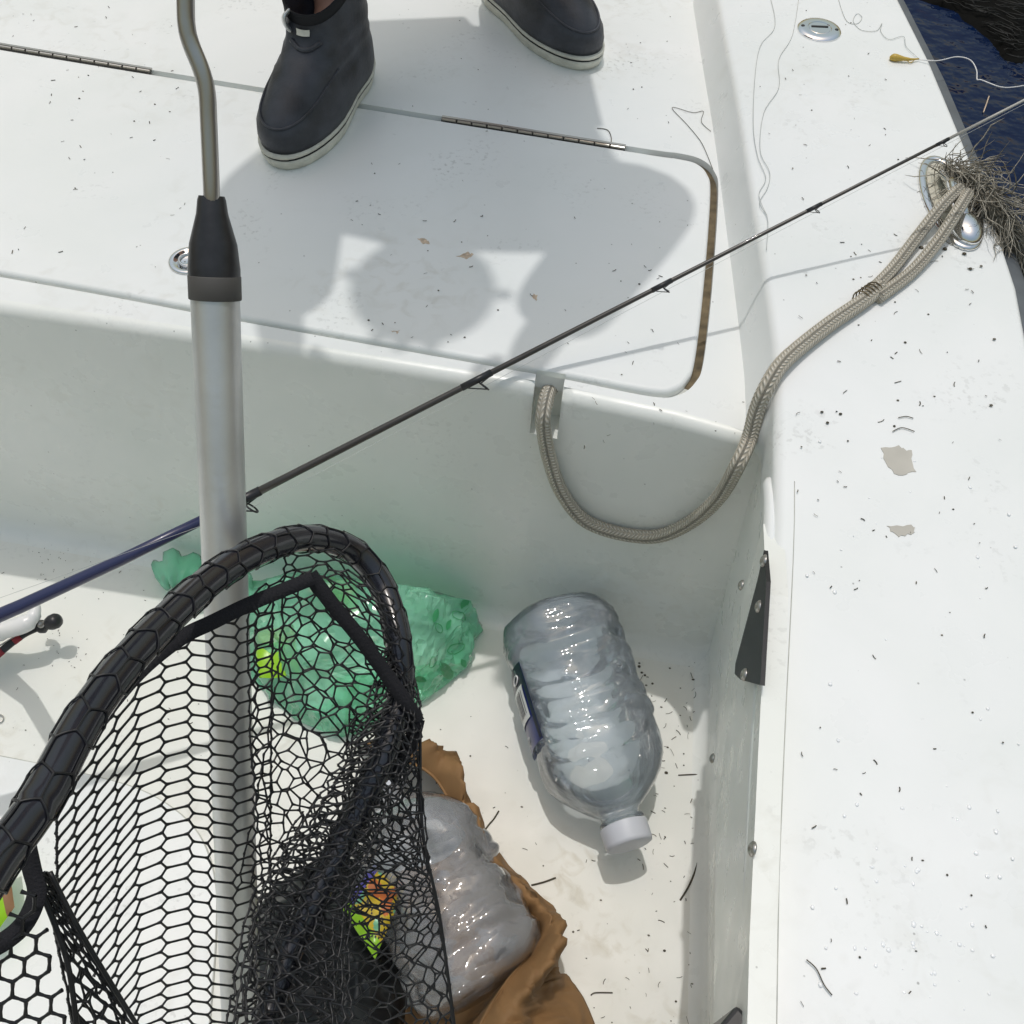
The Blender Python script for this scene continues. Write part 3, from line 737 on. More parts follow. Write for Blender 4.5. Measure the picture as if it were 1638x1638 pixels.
for px, r in ((393, .0075), (768, .006), (1062, .004), (1305, .003), (1510, .0025)):
    t = rod_at_px(px); b0 = RA+rd*t; rr = lerpt(rr_t, t); c = b0+dn*(rr+r*1.15); gl.append(c)
    mb = MB(); sd = (rd*.8+dn.cross(rd)*.6).normalized()
    mb.tube([c+(dn*math.cos(a)+dn.cross(rd)*math.sin(a))*r+rd*r*.5*math.cos(a) for a in [2*math.pi*i/16 for i in range(16)]], r*.16, 6, closed=True)
    mb.tube([b0-rd*r*3+dn*rr, c+dn*r*.9+rd*r*.45], r*.13, 5); mb.tube([b0+rd*r*1.5+dn*rr, c-dn*r*.8-rd*r*.4], r*.13, 5)
    mb.tube([b0-rd*r*4, b0+rd*r*2.5], rr*1.18, 12); mb.build('guide', M['blackpl'], rod)
mb = MB(); mb.tube([D(-150, 1010, .86)]+gl+[RA+rd*1.4], .00028, 4); mb.build('running_line', M['line'], rod)
zr = .05
reel_t = rod_at_px(-15)
mb = MB(); mb.tube([rpos(reel_t+k) for k in (-.16, -.11, -.06, -.03, -.008)], [.012, .0145, .0145, .0125, .009], 16); mb.build('reel_seat', M['blackpl'], rod)
rl = empty('reel', (0, 0, 0)); rl.parent = rod; rl.location = (0, 0, 0)
mb = MB(); c0 = rpos(reel_t)
mb.tube([c0+Vector((0, 0, -.005)), P(-20, 1000, .16), P(-60, 1012, zr)], [.012, .012, .02], 12); mb.ball(P(-95, 1020, zr), .038, sc=(1, 1, .8), n=18); mb.build('reel_body', M['white'], rl)
mb = MB(); mb.tube(cr([P(-70, 1010, zr+.01), P(-15, 1010, zr+.02), P(22, 1004, zr+.025), P(46, 994, zr+.03), P(56, 980, zr+.035), P(54, 968, zr+.035), P(46, 970, zr+.03)], 5), [.016]*8+[.013]*8+[.010]*4+[.008]*4+[.006]*7, 14); mb.build('bail_arm', M['white'], rl)
mb = MB(); arm = cr([P(-60, 1110, zr-.02), P(-20, 1062, zr-.01), P(10, 1035, zr), P(38, 1014, zr+.005), P(66, 1001, zr+.008)], 5); mb.tube(arm, .0062, 10, flat=.7); mb.build('crank_arm', M['blackpl'], rl)
mb = MB()
for a, b in ((6, 10), (12, 15), (1, 4)): mb.tube([p+Vector((.001, -.001, .0008)) for p in arm[a:b]], .0062, 10, flat=.7, cap=True)
mb.build('red_band', M['red'], rl)
mb = MB(); ka = (P(98, 991, zr+.02)-P(72, 1002, zr+.008)).normalized()
mb.lathe([(-.008, .004), (-.006, .0085), (0, .0105), (.004, .0085), (.007, .0065), (.010, .009), (.016, .0112), (.024, .0115), (.029, .009), (.031, .004), (.031, 0)], P(68, 1002, zr+.01), ka, 18); mb.build('knob', M['blackpl'], rl)
mb = MB(); mb.lathe([(0, .0055), (.001, .0055), (.001, .0035), (.0002, .003), (.0002, 0)], P(66, 999, zr+.02), (0, -.3, 1), 16); mb.build('crank_screw', M['steel'], rl)
mb = MB(); mb.tube([arm[2]+Vector((-.004, .004, .006)), arm[8]+Vector((-.005, .004, .006)), arm[19]+Vector((0, .003, .007))], .0011, 6); mb.build('bail_wire', M['steel'], rl)

# ------------------------------------------------------------------ cleat, rope, weed
cc = P(1520, 322, G+.003); cl = empty('deck_cleat', cc, 'oval polished chrome deck cleat with a dome near the outer edge', 'cleat')
e1 = (P(1553, 392, G)-P(1500, 252, G)); ea = e1.length/2; e1.normalize(); e2 = Vector((-e1.y, e1.x, 0)); eb = .030
mb = MB(); mb.tube([cc+e1*math.cos(a)*ea+e2*math.sin(a)*eb for a in [2*math.pi*i/40 for i in range(40)]], .0062, 10, closed=True, flat=.6); mb.build('rim', M['chrome'], cl)
mb = MB(); mb.add([cc+e1*math.cos(a)*ea+e2*math.sin(a)*eb-Vector((0, 0, .0015)) for a in [2*math.pi*i/40 for i in range(40)]], [tuple(range(40))]); mb.build('insert', M['cream'], cl)
mb = MB(); mb.ball(P(1544, 364, G+.008), .021, sc=(1.55, 1.0, .72), n=24, rot=Matrix((e1, e2, Vector((0, 0, 1)))).transposed()); mb.build('dome', M['chrome'], cl)
mb = MB(); mb.tube([cc-e1*.045+Vector((0, 0, .012)), cc+Vector((0, 0, .016)), cc+e1*.045+Vector((0, 0, .012))], .009, 14); mb.build('bar', M['chrome'], cl)
def onbulk(px, py, off):
    d = ray(px, py); lo, hi = .5, 2.
    for _ in range(50):
        m = (lo+hi)/2; q = CAM+d*m
        if q.y < wallpt(q.x, max(0, q.z))-off: lo = m
        else: hi = m
    return CAM+d*lo
rope = empty('mooring_rope', P(1392, 470, G), 'beige braided rope looped from the chrome cleat down into the notch', 'rope')
rp = [P(1408, 459, G+.011), P(1380, 482, G+.0105), P(1330, 516, G+.0105), P(1280, 555, G+.0105), P(1248, 585, G+.012), P(1226, 620, G+.004), P(1211, 655, .538), P(1199, 700, .505), onbulk(1181, 742, .03), onbulk(1150, 795, .022), onbulk(1105, 835, .014), onbulk(1050, 858, .0105), onbulk(985, 852, .0105), onbulk(932, 830, .0105), onbulk(897, 785, .0105), onbulk(879, 735, .0105), onbulk(870, 690, .0105), onbulk(869, 662, .009), P(874, 642, .478)+Vector((0, .012, 0)), P(884, 632, .47)+Vector((0, .02, 0)), P(892, 634, .455)+Vector((0, .04, 0))]
mb = MB(); mb.tube(cr(rp, 8), .0092, 20); mb.build('rope_line', M['rope'], rope)
mb = MB()
mb.tube(cr([P(1535, 302, G+.026), P(1508, 328, G+.026), P(1468, 378, G+.014), P(1428, 430, G+.0095), P(1396, 463, G+.0095)], 8), .0078, 16)
mb.build('rope_strand', M['rope'], rope)
mb = MB(); mb.tube(cr([P(1548, 310, G+.026), P(1530, 340, G+.028), P(1497, 390, G+.016), P(1456, 437, G+.0095), P(1404, 476, G+.0095)], 8), .0078, 16); mb.build('rope_strand', M['rope'], rope)
mb = MB()
for k in range(5):
    c = P(1398-5*k, 464+3.6*k, G+.0105); mb.tube([c+Vector((.012*math.cos(a)*.75, .012*math.sin(a)*.75*0+.009*math.cos(a)*-.55, .0108*math.sin(a))) for a in [2*math.pi*i/14 for i in range(14)]], .0009, 5, closed=True)
mb.build('whipping', M['groove'], rope)
spine = cr([P(1512, 268, G+.016), P(1545, 282, G+.022), P(1580, 315, G+.02), P(1606, 355, G+.005), P(1632, 405, G-.03), P(1668, 470, G-.1), P(1700, 540, G-.18)], 10)
mb = MB(); random.seed(3)
mb.tube([p+Vector((.006*nz(p, 40), .006*nz(p, 40, 3), -.006)) for p in spine], [.008+.005*nz(p, 30, 2) for p in spine], 8, 1)
ns = len(spine)
for k in range(700):
    i = random.randrange(ns-3); p = spine[i]; t = (spine[min(ns-1, i+4)]-p).normalized()
    a = random.uniform(0, 6.28); rad = random.uniform(.002, .017)*(1.15-.3*i/ns)
    b = Vector((math.cos(a), .8*math.sin(a), .35+.8*math.sin(a*1.7)))*rad; q = p+b
    if q.z < G+.003 and q.x < xout(q.y)+.005: q.z = G+.003
    L = random.uniform(.025, .085); pts = [q]
    dv = (t*random.uniform(.4, 1.2)+Vector((random.gauss(0, .5), random.gauss(0, .5), random.gauss(0, .35)))).normalized()
    for s in range(5):
        dv = (dv+Vector((random.gauss(0, .28), random.gauss(0, .28), random.gauss(0, .25)-.03))).normalized()
        w = pts[-1]+dv*L/5
        if w.x < xout(w.y) and w.z < G+.002: w.z = G+.002
        pts.append(w)
    mb.tube(pts, [random.uniform(.0004, .0008)]*5+[.0002], 4, random.choice((0, 0, 0, 1)), cap=False)
wd = mb.build('dried_seaweed', [M['weed'], M['weed2']]); tag(wd, 'tangled grey brown dried seaweed caught on the chrome cleat and hanging overboard', 'seaweed')

# ------------------------------------------------------------------ the big water bottle
def ribbed(L, Rb, seed=0, amp=.0022):
    pr = [(0, .0), (.0, Rb*.62), (.004, Rb*.8), (.014, Rb*.94), (.03, Rb)]
    for i in range(1, 60):
        h = .03+.50*L*i/60; g = sum(math.exp(-((h-L*c)/.006)**2) for c in (.14, .215, .29, .40, .48, .56))
        pr.append((h, Rb*(1-.03*math.exp(-((h-L*.40)/.03)**2)-.028*g)+amp*.35*math.sin(h*150+seed)))
    s0 = .03+.50*L
    for q, k in ((.15, .995), (.3, .965), (.45, .90), (.6, .79), (.74, .66), (.87, .51), (.96, .39), (1., .33)): pr.append((s0+(.865*L-s0)*q, Rb*k))
    pr += [(.875*L, Rb*.30), (.895*L, Rb*.30), (.90*L, Rb*.345), (.908*L, Rb*.345), (.912*L, Rb*.31), (.93*L, Rb*.32), (.985*L, Rb*.32), (.985*L, 0)]
    return pr
def bottle(base, tip, Rb, label, sx, crinkle=.004, shell='pet'):
    ax = (tip-base); L = ax.length; ax.normalize()
    bo = empty('water_bottle', base, label, 'bottle')
    side = Vector(sx); side = (side-ax*side.dot(ax)).normalized()
    mb = MB(); mb.lathe(ribbed(L, Rb), base, ax, 96, sx=side, sq=.035)
    mb.v = [tuple(Vector(v)+(Vector(v)-(base+ax*(Vector(v)-base).dot(ax)))*((crinkle*1.6*nz(v, 26, Rb*50)+crinkle*.55*(abs(nz(v, 58, 3))-.2)+crinkle*.25*nz(v, 120, 6))/Rb)) for v in mb.v]
    mb.build('bottle_shell', M[shell], bo)
    mb = MB(); pr = [(h+.003*(1 if i < 3 else 0), max(0, r-.003)) for i, (h, r) in enumerate(ribbed(L, Rb, .4, .0012)) if h < .83*L]; pr.append((.83*L, 0))
    mb.lathe(pr, base, ax, 48, sx=side, sq=.035)
    mb.v = [tuple(Vector(v)+(Vector(v)-(base+ax*(Vector(v)-base).dot(ax)))*(crinkle*.7/Rb*nz(v, 20, Rb*50+4)*1.4)) for v in mb.v]
    mb.build('water_fill', M['h2o'], bo)
    mb = MB(); cr_ = Rb*.37
    mb.lathe([(.918*L, cr_*.93), (.92*L, cr_), (.985*L, cr_*.985), (.996*L, cr_*.95), (1.0*L, cr_*.86), (1.0*L, 0)], base, ax, 40, sx=side); mb.build('bottle_cap', M['cap'], bo, auto=50)
    return bo, ax, side, L
RB_ = .086
bb, bt_ = P(888, 985, .088), P(1008, 1354, .080)
if bb.y > .738: bb = bb+(bt_-bb)*((bb.y-.738)/(bb.y-bt_.y))
bo, ax, side, L = bottle(bb, bt_, RB_, 'large clear plastic water bottle with blue label lying on the cockpit floor', (1, 0, 0))
def onbottle(px, py, off):
    d = ray(px, py)
    for i in range(2000):
        q = CAM+d*(.9+i*.0004); h = (q-bb).dot(ax); r = (q-bb-ax*h).length
        if 0 < h < L and r < RB_+off: return q
    # grazing sight line: nearest approach
    best = min((((CAM+d*(.9+i*.001)-bb)-ax*((CAM+d*(.9+i*.001)-bb).dot(ax))).length, i) for i in range(600))
    q = CAM+d*(.9+best[1]*.001); h = (q-bb).dot(ax); rv = (q-bb-ax*h); return bb+ax*h+rv.normalized()*(RB_+off)
def bcoord(px, py):
    q = onbottle(px, py, .001); h = (q-bb).dot(ax); rv = q-bb-ax*h; up_ = ax.cross(side); return h, math.atan2(rv.dot(up_), rv.dot(side))
def bpt(h, a, off): up_ = ax.cross(side); return bb+ax*h+(side*math.cos(a)+up_*math.sin(a))*(RB_*(1+.035*abs(math.sin(2*a))**1.5)+off)
k1, k2 = bcoord(834, 1058), bcoord(872, 1180)
sgn = 1 if bpt(k1[0], k1[1]+.5, 0).z < bpt(k1[0], k1[1], 0).z else -1
def lab(u, v, off=.0022): # u along the bottle, v round towards the underside
    return bpt(k1[0]+(k2[0]-k1[0])*u, (k1[1]*(1-u)+k2[1]*u)+sgn*1.25*v*(.25+.75*min(1, u*3))*(1 if u < .85 else 1-(u-.85)*1.5), off)
mb = MB(); mb.grid(lambda u, v: lab(u, v), 24, 10); lb = mb.build('label', M['lblue'], bo)
mb = MB(); mb.grid(lambda u, v: lab(.02+.96*u, .06*v, .0032), 24, 2); mb.grid(lambda u, v: lab(.0+.28*u, .05+.95*v, .0028), 8, 6); mb.build('label_edge', M['lnavy'], lb)
mb = MB(); mb.grid(lambda u, v: lab(.26+.42*u, .10+.55*v, .0036), 8, 6); mb.build('barcode_panel', M['white'], lb)
mb = MB()
for i in range(9):
    w = random.choice((.25, .4, .6)); mb.grid(lambda u, v: lab(.31+.30*u, .15+.45*(i+v*w)/9, .0042), 4, 1)
mb.build('barcode_bars', M['lnavy'], lb)
mb = MB(); mb.tube([lab(.16+.045*math.cos(a), .34+.13*math.sin(a), .0036) for a in [2*math.pi*i/20 for i in range(20)]], .0011, 5, closed=True); mb.build('ring_mark', M['white'], lb)

# ------------------------------------------------------------------ green carrier bag
from mathutils.bvhtree import BVHTree
def blob(ring, apex, hmax, seed, nr=26, fold=.014, prof=.5, freq=16):
    rg = cr(ring, 8, True); k = len(rg); vs = []; fs = []
    for j in range(nr+1):
        s = 1-j/nr*.985
        for p in rg:
            q = Vector(apex).lerp(p, s); h = hmax*(1-s**2.6)**prof
            fz = abs(nz((q.x*freq, q.y*freq, seed)))-.22 + .55*(abs(nz((q.x*freq*2.4, q.y*freq*2.4, seed+5)))-.2)
            e = min(1, (1-s)*7)
            vs.append((q.x+.35*fold*nz((q.x*30, q.y*30, seed+2))*e, q.y+.35*fold*nz((q.x*30, q.y*30, seed+9))*e, max(.003, p.z*s*0+.003+h+fold*fz*e*2)))
    for j in range(nr):
        for i in range(k): fs.append((j*k+i, j*k+(i+1) % k, (j+1)*k+(i+1) % k, (j+1)*k+i))
    fs.append(tuple(nr*k+i for i in range(k))); return vs, fs
gb = empty('carrier_bag', P(600, 1080), 'crumpled translucent green plastic bag with leaf print beside the bulkhead', 'plastic bag')
def FL(x, y, z=.004):                      # point kept clear of the bulkhead
    p = P(x, y, z); p.y = min(p.y, .735); return p
hullp = [FL(*q) for q in ((350, 1000), (400, 1085), (470, 1150), (545, 1180), (620, 1152), (668, 1114), (705, 1102), (748, 1066), (757, 1010), (385, 935), (650, 960),
    (420, 985, .09), (470, 940, .12), (560, 930, .14), (640, 935, .14), (690, 955, .12), (752, 962, .075), (745, 1010, .06), (640, 1040, .12), (560, 1090, .10), (480, 1060, .10), (690, 1050, .085))]
bm = bmesh.new()
for p in hullp: bm.verts.new(p)
bmesh.ops.convex_hull(bm, input=bm.verts[:])
bmesh.ops.delete(bm, geom=[v for v in bm.verts if not v.link_faces], context='VERTS')
bmesh.ops.subdivide_edges(bm, edges=bm.edges[:], cuts=12, use_grid_fill=True, smooth=.12)
bmesh.ops.triangulate(bm, faces=bm.faces[:]); bm.normal_update()
for v in bm.verts:
    if v.co.z < .006: continue
    p = v.co; w = abs(nz((p.x*13, p.y*13, p.z*13), 1, 3))+.6*abs(nz((p.x*34, p.y*34, p.z*26), 1, 8))+.35*abs(nz((p.x*80, p.y*75, p.z*60), 1, 5))
    v.co = p+v.normal*(.021*(w-.32)); v.co.y = min(v.co.y, .742); v.co.z = max(.003, v.co.z)
bm.verts.index_update(); vs = [v.co.copy() for v in bm.verts]; fs = [tuple(v.index for v in f.verts) for f in bm.faces]; bm.free()
mb = MB(); mb.add(vs, fs); gbo = mb.build('bag_film', M['gbag'], gb, smooth=True, auto=22)
bvh = BVHTree.FromPolygons([Vector(v) for v in vs], fs)
def hit(px, py, off=.0015):
    h = bvh.ray_cast(CAM, ray(px, py).normalized())
    if h[0] is None: return None
    n = h[1] if h[1].dot(fw) < 0 else -h[1]
    return h[0]+n*off
def leaf(cx, cy, L_, W_, ang, solid):
    pts = []
    for i in range(20):
        a = 2*math.pi*i/20; x = math.cos(a)*L_; y = math.sin(a)*W_*(1-.55*abs(math.cos(a))**3)
        q = hit(cx+x*math.cos(ang)-y*math.sin(ang), cy+x*math.sin(ang)+y*math.cos(ang), .003)
        if q: pts.append(q)
    if len(pts) < 12: return
    mb = MB()
    if solid: c = sum(pts, Vector())/len(pts); mb.add(pts+[c], [(i, (i+1) % len(pts), len(pts)) for i in range(len(pts))])
    else: mb.tube(pts, .0006, 5, closed=True)
    mb.build('printed_leaf', M['leaf'], gb)
for a in ((695, 985, 12, 5, -1.3, 1), (732, 985, 12, 7, .6, 0), (727, 1037, 15, 8, -.3, 0), (713, 1072, 14, 9, .9, 1), (742, 965, 10, 5, -1., 1), (700, 1005, 8, 5, 1.1, 0), (690, 1058, 8, 5, 1.9, 0), (716, 1000, 8, 4, -1.2, 1), (672, 1085, 10, 5, .4, 1), (740, 1060, 7, 4, 1., 1)): leaf(*a)
mb = MB(); tl = cr([P(248, 925, .03), P(275, 912, .035), P(310, 918, .03), P(350, 935, .035), P(400, 965, .05)], 6); tl = [Vector((p.x, min(p.y, .74), p.z)) for p in tl]
mb.tube(tl, [(.026+.006*math.sin(i*1.3))*(.75+.5*abs(math.sin(i*.25))) for i in range(len(tl))], 16, flat=.5)
mb.v = [tuple(Vector(v)+Vector((.010*nz(v, 45), .010*nz(v, 45, 3), .008*nz(v, 50, 5)))) for v in mb.v]; mb.build('bag_handle', M['gbag'], gb)
def pillow(name, pix, z, th, mats, label, cat, stripes=None, seed=1, n=14):
    c = [P(x, y, z) for x, y in pix]; mb = MB()
    def f(u, v, s):
        p = (c[0]*(1-u)+c[1]*u)*(1-v)+(c[3]*(1-u)+c[2]*u)*v
        b = (max(0, math.sin(math.pi*u))*max(0, math.sin(math.pi*v)))**.5
        return p+Vector((0, 0, s*th*b+.006*nz(p, 40, seed)))
    for s in (1, -.6):
        b0 = len(mb.f); mb.grid(lambda u, v: f(u, v, s), n, n)
        if stripes:
            for i in range(n):
                for j in range(n): mb.m[b0+i*n+j] = stripes((i+.5)/n, (j+.5)/n)
    return tag(mb.build(name, mats), label, cat)
# what shows through the bag
pillow('snack_packet', ((405, 1010), (470, 1000), (480, 1080), (415, 1085)), .07, .012, [M['lime'], M['yel']], 'lime and yellow packet inside the green carrier bag', 'packet', lambda u, v: 1 if v < .35 else 0)
pillow('snack_packet', ((515, 925), (570, 930), (575, 985), (520, 980)), .10, .010, [M['lime']], 'small lime packet at the back of the green bag', 'packet')

# ------------------------------------------------------------------ brown bag, second bottle, packets
c_in = [(600, 1205, .05), (655, 1220, .10), (700, 1250, .10), (748, 1335, .10), (803, 1425, .10), (862, 1475, .095), (848, 1525, .11), (808, 1575, .12), (768, 1642, .125), (745, 1720, .12)]
c_cr = [(580, 1190, .06), (660, 1190, .12), (712, 1206, .125), (755, 1303, .12), (818, 1395, .115), (884, 1460, .12), (874, 1540, .14), (842, 1592, .15), (812, 1655, .15), (800, 1720, .14)]
c_mi = [(572, 1188, .03), (664, 1192, .075), (717, 1210, .07), (760, 1308, .06), (826, 1398, .055), (890, 1462, .06), (884, 1545, .07), (872, 1585, .08), (870, 1650, .08), (880, 1730, .07)]
c_ou = [(565, 1188, .004), (668, 1202, .004), (722, 1222, .004), (768, 1322, .004), (834, 1408, .004), (893, 1470, .004), (893, 1552, .004), (912, 1566, .004), (952, 1640, .004), (975, 1730, .004)]
crv = [cr([P(*q) for q in c], 10) for c in (c_in, c_cr, c_mi, c_ou)]
nu_ = len(crv[0])-1; rows = [cr([c[i] for c in crv], 9) for i in range(nu_+1)]; nv_ = len(rows[0])-1
mb = MB()
def cloth(u, v):
    i, j = round(u*nu_), round(v*nv_); p = rows[i][j].copy(); a = min(1., i/8)*math.sin(math.pi*min(1, max(0, v*.9+.06)))
    w = abs(nz((i*.17+j*.05, j*.05, 4.2)))-.25 + .6*(abs(nz((i*.4-j*.12, j*.12, 7.)))-.22)
    p += Vector((.016*w*a, .010*w*a, .034*w*a)); p.z = max(.004, p.z); return p
mb.grid(cloth, nu_, nv_); tb_ = empty('tote_bag', P(860, 1560), 'crumpled brown fabric bag open around a water bottle pack on the floor', 'bag')
o = mb.build('bag_fabric', M['cloth'], tb_); sd_ = o.modifiers.new('thickness', 'SOLIDIFY'); sd_.thickness = .0022; sd_.offset = 0
mb = MB(); mb.tube(cr([rows[i][0]+Vector((0, 0, .001)) for i in range(0, nu_+1, 4)], 4), .0022, 6); mb.build('hem', M['cloth'], tb_)
mb = MB(); ln = [rows[i][0].copy() for i in range(nu_//3, nu_+1, 2)]
mb.grid(lambda u, v: (lambda p: Vector((p.x-.13*v, p.y-.05*v, max(.0045, p.z*(1-min(1, v*3))**2+.004*abs(nz((u*9, v*6, 2)))+.004))))(ln[round(u*(len(ln)-1))]), len(ln)-1, 12); mb.build('bag_lining', M['cloth'], tb_)
b2 = bottle(P(784, 1580, .088), P(606, 1250, .085), .086, 'second clear ribbed water bottle lying inside the brown fabric bag', (1, 0, 0), .007, 'wrap')
vs, fs = blob([P(x, y) for x, y in ((395, 1560), (420, 1455), (480, 1400), (560, 1385), (625, 1420), (655, 1480), (650, 1560), (640, 1660), (560, 1730), (430, 1730))], P(530, 1560), .10, 8.1, fold=.026)
mb = MB(); mb.add(vs, fs); tag(mb.build('dry_bag', M['crump']), 'limp black cloth bag on the floor beneath the landing net', 'bag')
pillow('lure_packet', ((545, 1450), (600, 1380), (650, 1415), (600, 1535)), .15, .010, [M['yel'], M['lime'], M['gpk'], M['org'], M['vio'], M['black']], 'yellow orange and green packet lying on the black bag under the net', 'packet', lambda u, v: (lambda w: 5 if abs(w) < .035 else 1 if u < .2 else 4 if v < .2 else 2 if w > .22 else 3 if w < -.24 else 0)(nz((u*3.1, v*3.3, 1.7))), n=30)
pillow('snack_packet', ((-60, 1400), (14, 1372), (22, 1450), (-30, 1530)), .05, .012, [M['lime'], M['tan']], 'bright lime packet with a tan corner at the left beside the net frame', 'packet', lambda u, v: 1 if (u > .75 and v > .55) else 0)
bx_ = onwall(1180, 1606, .016); zb = bx_.z; q = Matrix.Rotation(R(52), 3, 'Z'); mb = MB(); mb.box(bx_+q@Vector((-.05, -.05, 0))-Vector((0, 0, zb/2)), .1, .1, zb-.002, rot=q, bev=.003)
tag(mb.build('tackle_box', M['blackpl'], smooth=False), 'small dark box standing against the side wall at the bottom edge', 'box')

# ------------------------------------------------------------------ landing net
net = empty('landing_net', D(-80, 1600, .45), 'black landing net with rubber mesh and tubular hoop held over the cockpit', 'landing net')
def hd(px, py): return 1/(1.887-.00099*(px-60)+.000595*(py-1290))
hpx = [(60, 1288), (150, 1128), (250, 1008), (368, 906), (478, 862), (560, 878), (610, 935), (636, 1020)]
hpf = [(640, 1110, .86), (612, 1210, .84), (560, 1320, .83), (505, 1430, .81), (455, 1540, .79), (410, 1680, .75), (300, 1880, .62), (110, 1930, .50), (-60, 1780, hd(-60, 1780)), (-95, 1560, hd(-95, 1560)), (-20, 1400, hd(-20, 1400))]
hoop = cr([D(x, y, hd(x, y)) for x, y in hpx]+[D(*q) for q in hpf], 10, True); HR = .0116
mb = MB(); mb.tube(hoop, HR, 18, closed=True); mb.build('hoop', M['hoop'], net)
mb = MB(); h0 = D(-60, 1780, hd(-60, 1780)); mb.tube([h0, h0+(h0-hoop[45]).normalized()*.6], .014, 16); mb.build('net_handle', M['hoop'], net)
def hexnet(mb, fn, I, J, dl=.22, r=.001, jit=0., ok=None, sub=1):
    nodes = {}
    def nd(i, j):
        if (i, j) not in nodes:
            o = dl if (i+j) % 2 else -dl
            nodes[(i, j)] = ((i+o+random.gauss(0, jit))/I, (j+random.gauss(0, jit))/J)
        return nodes[(i, j)]
    def edge(a, e, kn):
        n = max(2, sub*2)
        if sub == 1:
            p, q = fn(*a), fn(*e)
            pts = [p, p.lerp(q, .2), p.lerp(q, .8), q]; m = (p+q)/2
        else:
            pts = [fn(a[0]+(e[0]-a[0])*t/n, a[1]+(e[1]-a[1])*t/n) for t in range(n+1)]; m = pts[n//2]
        if ok and not ok(m): return
        mb.tube(pts, [r*1.35]+[r*.9]*(len(pts)-2)+[r*1.35], 5, cap=False)
    for i in range(I+1):
        for j in range(J+1):
            a = nd(i, j)
            if j < J: edge(a, nd(i, j+1), 1)
            if i < I and (i+j) % 2: edge(a, nd(i+1, j), 0)
def patchfn(rows_):                        # rows_: list of rows (top to bottom) of (px, py, depth)
    rr_ = [cr([Vector(q) for q in r], 8) for r in rows_]
    def f(u, v):
        cs = []
        for r in rr_:
            t = max(0., min(1., u))*(len(r)-1); i = min(len(r)-2, int(t)); cs.append(r[i].lerp(r[i+1], t-i))
        k = len(cs)-1; t = max(0., min(1., v))*k; i = min(k-1, int(t)); s = t-i
        if k == 1: return cs[0].lerp(cs[1], v)
        g = lambda j: cs[max(0, min(k, j))]
        p0, p1, p2, p3 = g(i-1), g(i), g(i+1), g(i+2)
        return .5*((2*p1)+(p2-p0)*s+(2*p0-5*p1+4*p2-p3)*s*s+(3*p1-p0-3*p2+p3)*s**3)
    return f
def sheet(rows_, shear=None, warp=None):
    f = patchfn(rows_)
    def g(u, v):
        q = f(u, v); y = q.y
        if shear: y += shear(q.x)
        return D(q.x, y, q.z)
    return g
random.seed(11)
h_ = lambda x, y, k=.0: hd(x, y)+k
# wall of the bag hanging from the near rim: tall columns of long cells
mb = MB()
shr = lambda x: (-(230-x)*-1.15 if x < 230 else 0)+(-.25*(x-230) if 230 <= x < 300 else (-17.5 if x >= 300 else 0))+(.12*(x-300) if x > 300 else 0)-(.42*(x-375) if x > 375 else 0)
def pxof(p): q = p-CAM; k = q.dot(fw); return 819+F*q.dot(rt)/k, 819-F*q.dot(up)/k
def okw(p):
    x, y = pxof(p); return x > 52+(y-1400)*.66 and y > lerpt([(60, 1330), (150, 1165), (215, 1085), (275, 1035), (330, 1005), (440, 945)], x)
xs_ = (85, 115, 148, 181, 214, 256, 299, 342, 382, 412, 440)
ds_ = (.60, .615, .64, .66, .68, .70, .72, .735, .755, .775, .79)
lin = lambda v, k: [(x+(6 if v else 0)*(1 if x < 330 else -1), 850+870*v, d+k*v) for x, d in zip(xs_, ds_)]
hexnet(mb, sheet([lin(0, .06), lin(.5, .09), lin(1, .13)], lambda x: shr(x)), 10, 84, .12, .0011, .02, okw)
mb.build('mesh_wall', M['strand'], net)
# the far side of the bag, seen through two layers
mb = MB()
hexnet(mb, sheet([[(395, 955, .79), (460, 915, .81), (540, 905, .82), (630, 960, .83)], [(400, 1180, .80), (470, 1170, .83), (560, 1160, .84), (662, 1150, .86)], [(420, 1420, .82), (500, 1400, .85), (590, 1380, .86), (690, 1400, .88)]]), 10, 34, .2, .00095, .14)
hexnet(mb, sheet([[(455, 880, .80), (540, 880, .83), (625, 975, .85)], [(440, 1100, .82), (545, 1130, .85), (668, 1180, .87)], [(380, 1420, .84), (500, 1450, .86), (670, 1480, .89)]]), 7, 36, .24, .00095, .16)
mb.build('mesh_far_side', M['strand'], net)
# slack mesh gathered in a dark band under the far rim
mb = MB()
okg = lambda p: True
for k, (dx_, dd_) in enumerate(((0, 0), (12, .012), (-12, .02), (5, .03))):
    okk = (lambda p: True) if k < 2 else (lambda p, y0=(1300, 1420)[k-2]: pxof(p)[1] > y0)
    hexnet(mb, sheet([[(612+dx_*.5, 1040, .85+dd_*.4), (632+dx_*.5, 1035, .855+dd_*.4), (650+dx_*.5, 1060, .86+dd_*.4)], [(572+dx_, 1165, .825+dd_), (628+dx_, 1150, .835+dd_), (662+dx_, 1170, .84+dd_)], [(500+dx_, 1290, .80+dd_), (556+dx_, 1300, .81+dd_), (608+dx_, 1320, .82+dd_)], [(410+dx_, 1450, .77+dd_), (480+dx_, 1470, .78+dd_), (548+dx_, 1480, .79+dd_)], [(365+dx_, 1700, .71+dd_), (470+dx_, 1700, .72+dd_), (560+dx_, 1700, .74+dd_)]]), 6, 70, .2, .00105, .24, okk)
mb.build('gathered_mesh', M['strand'], net)
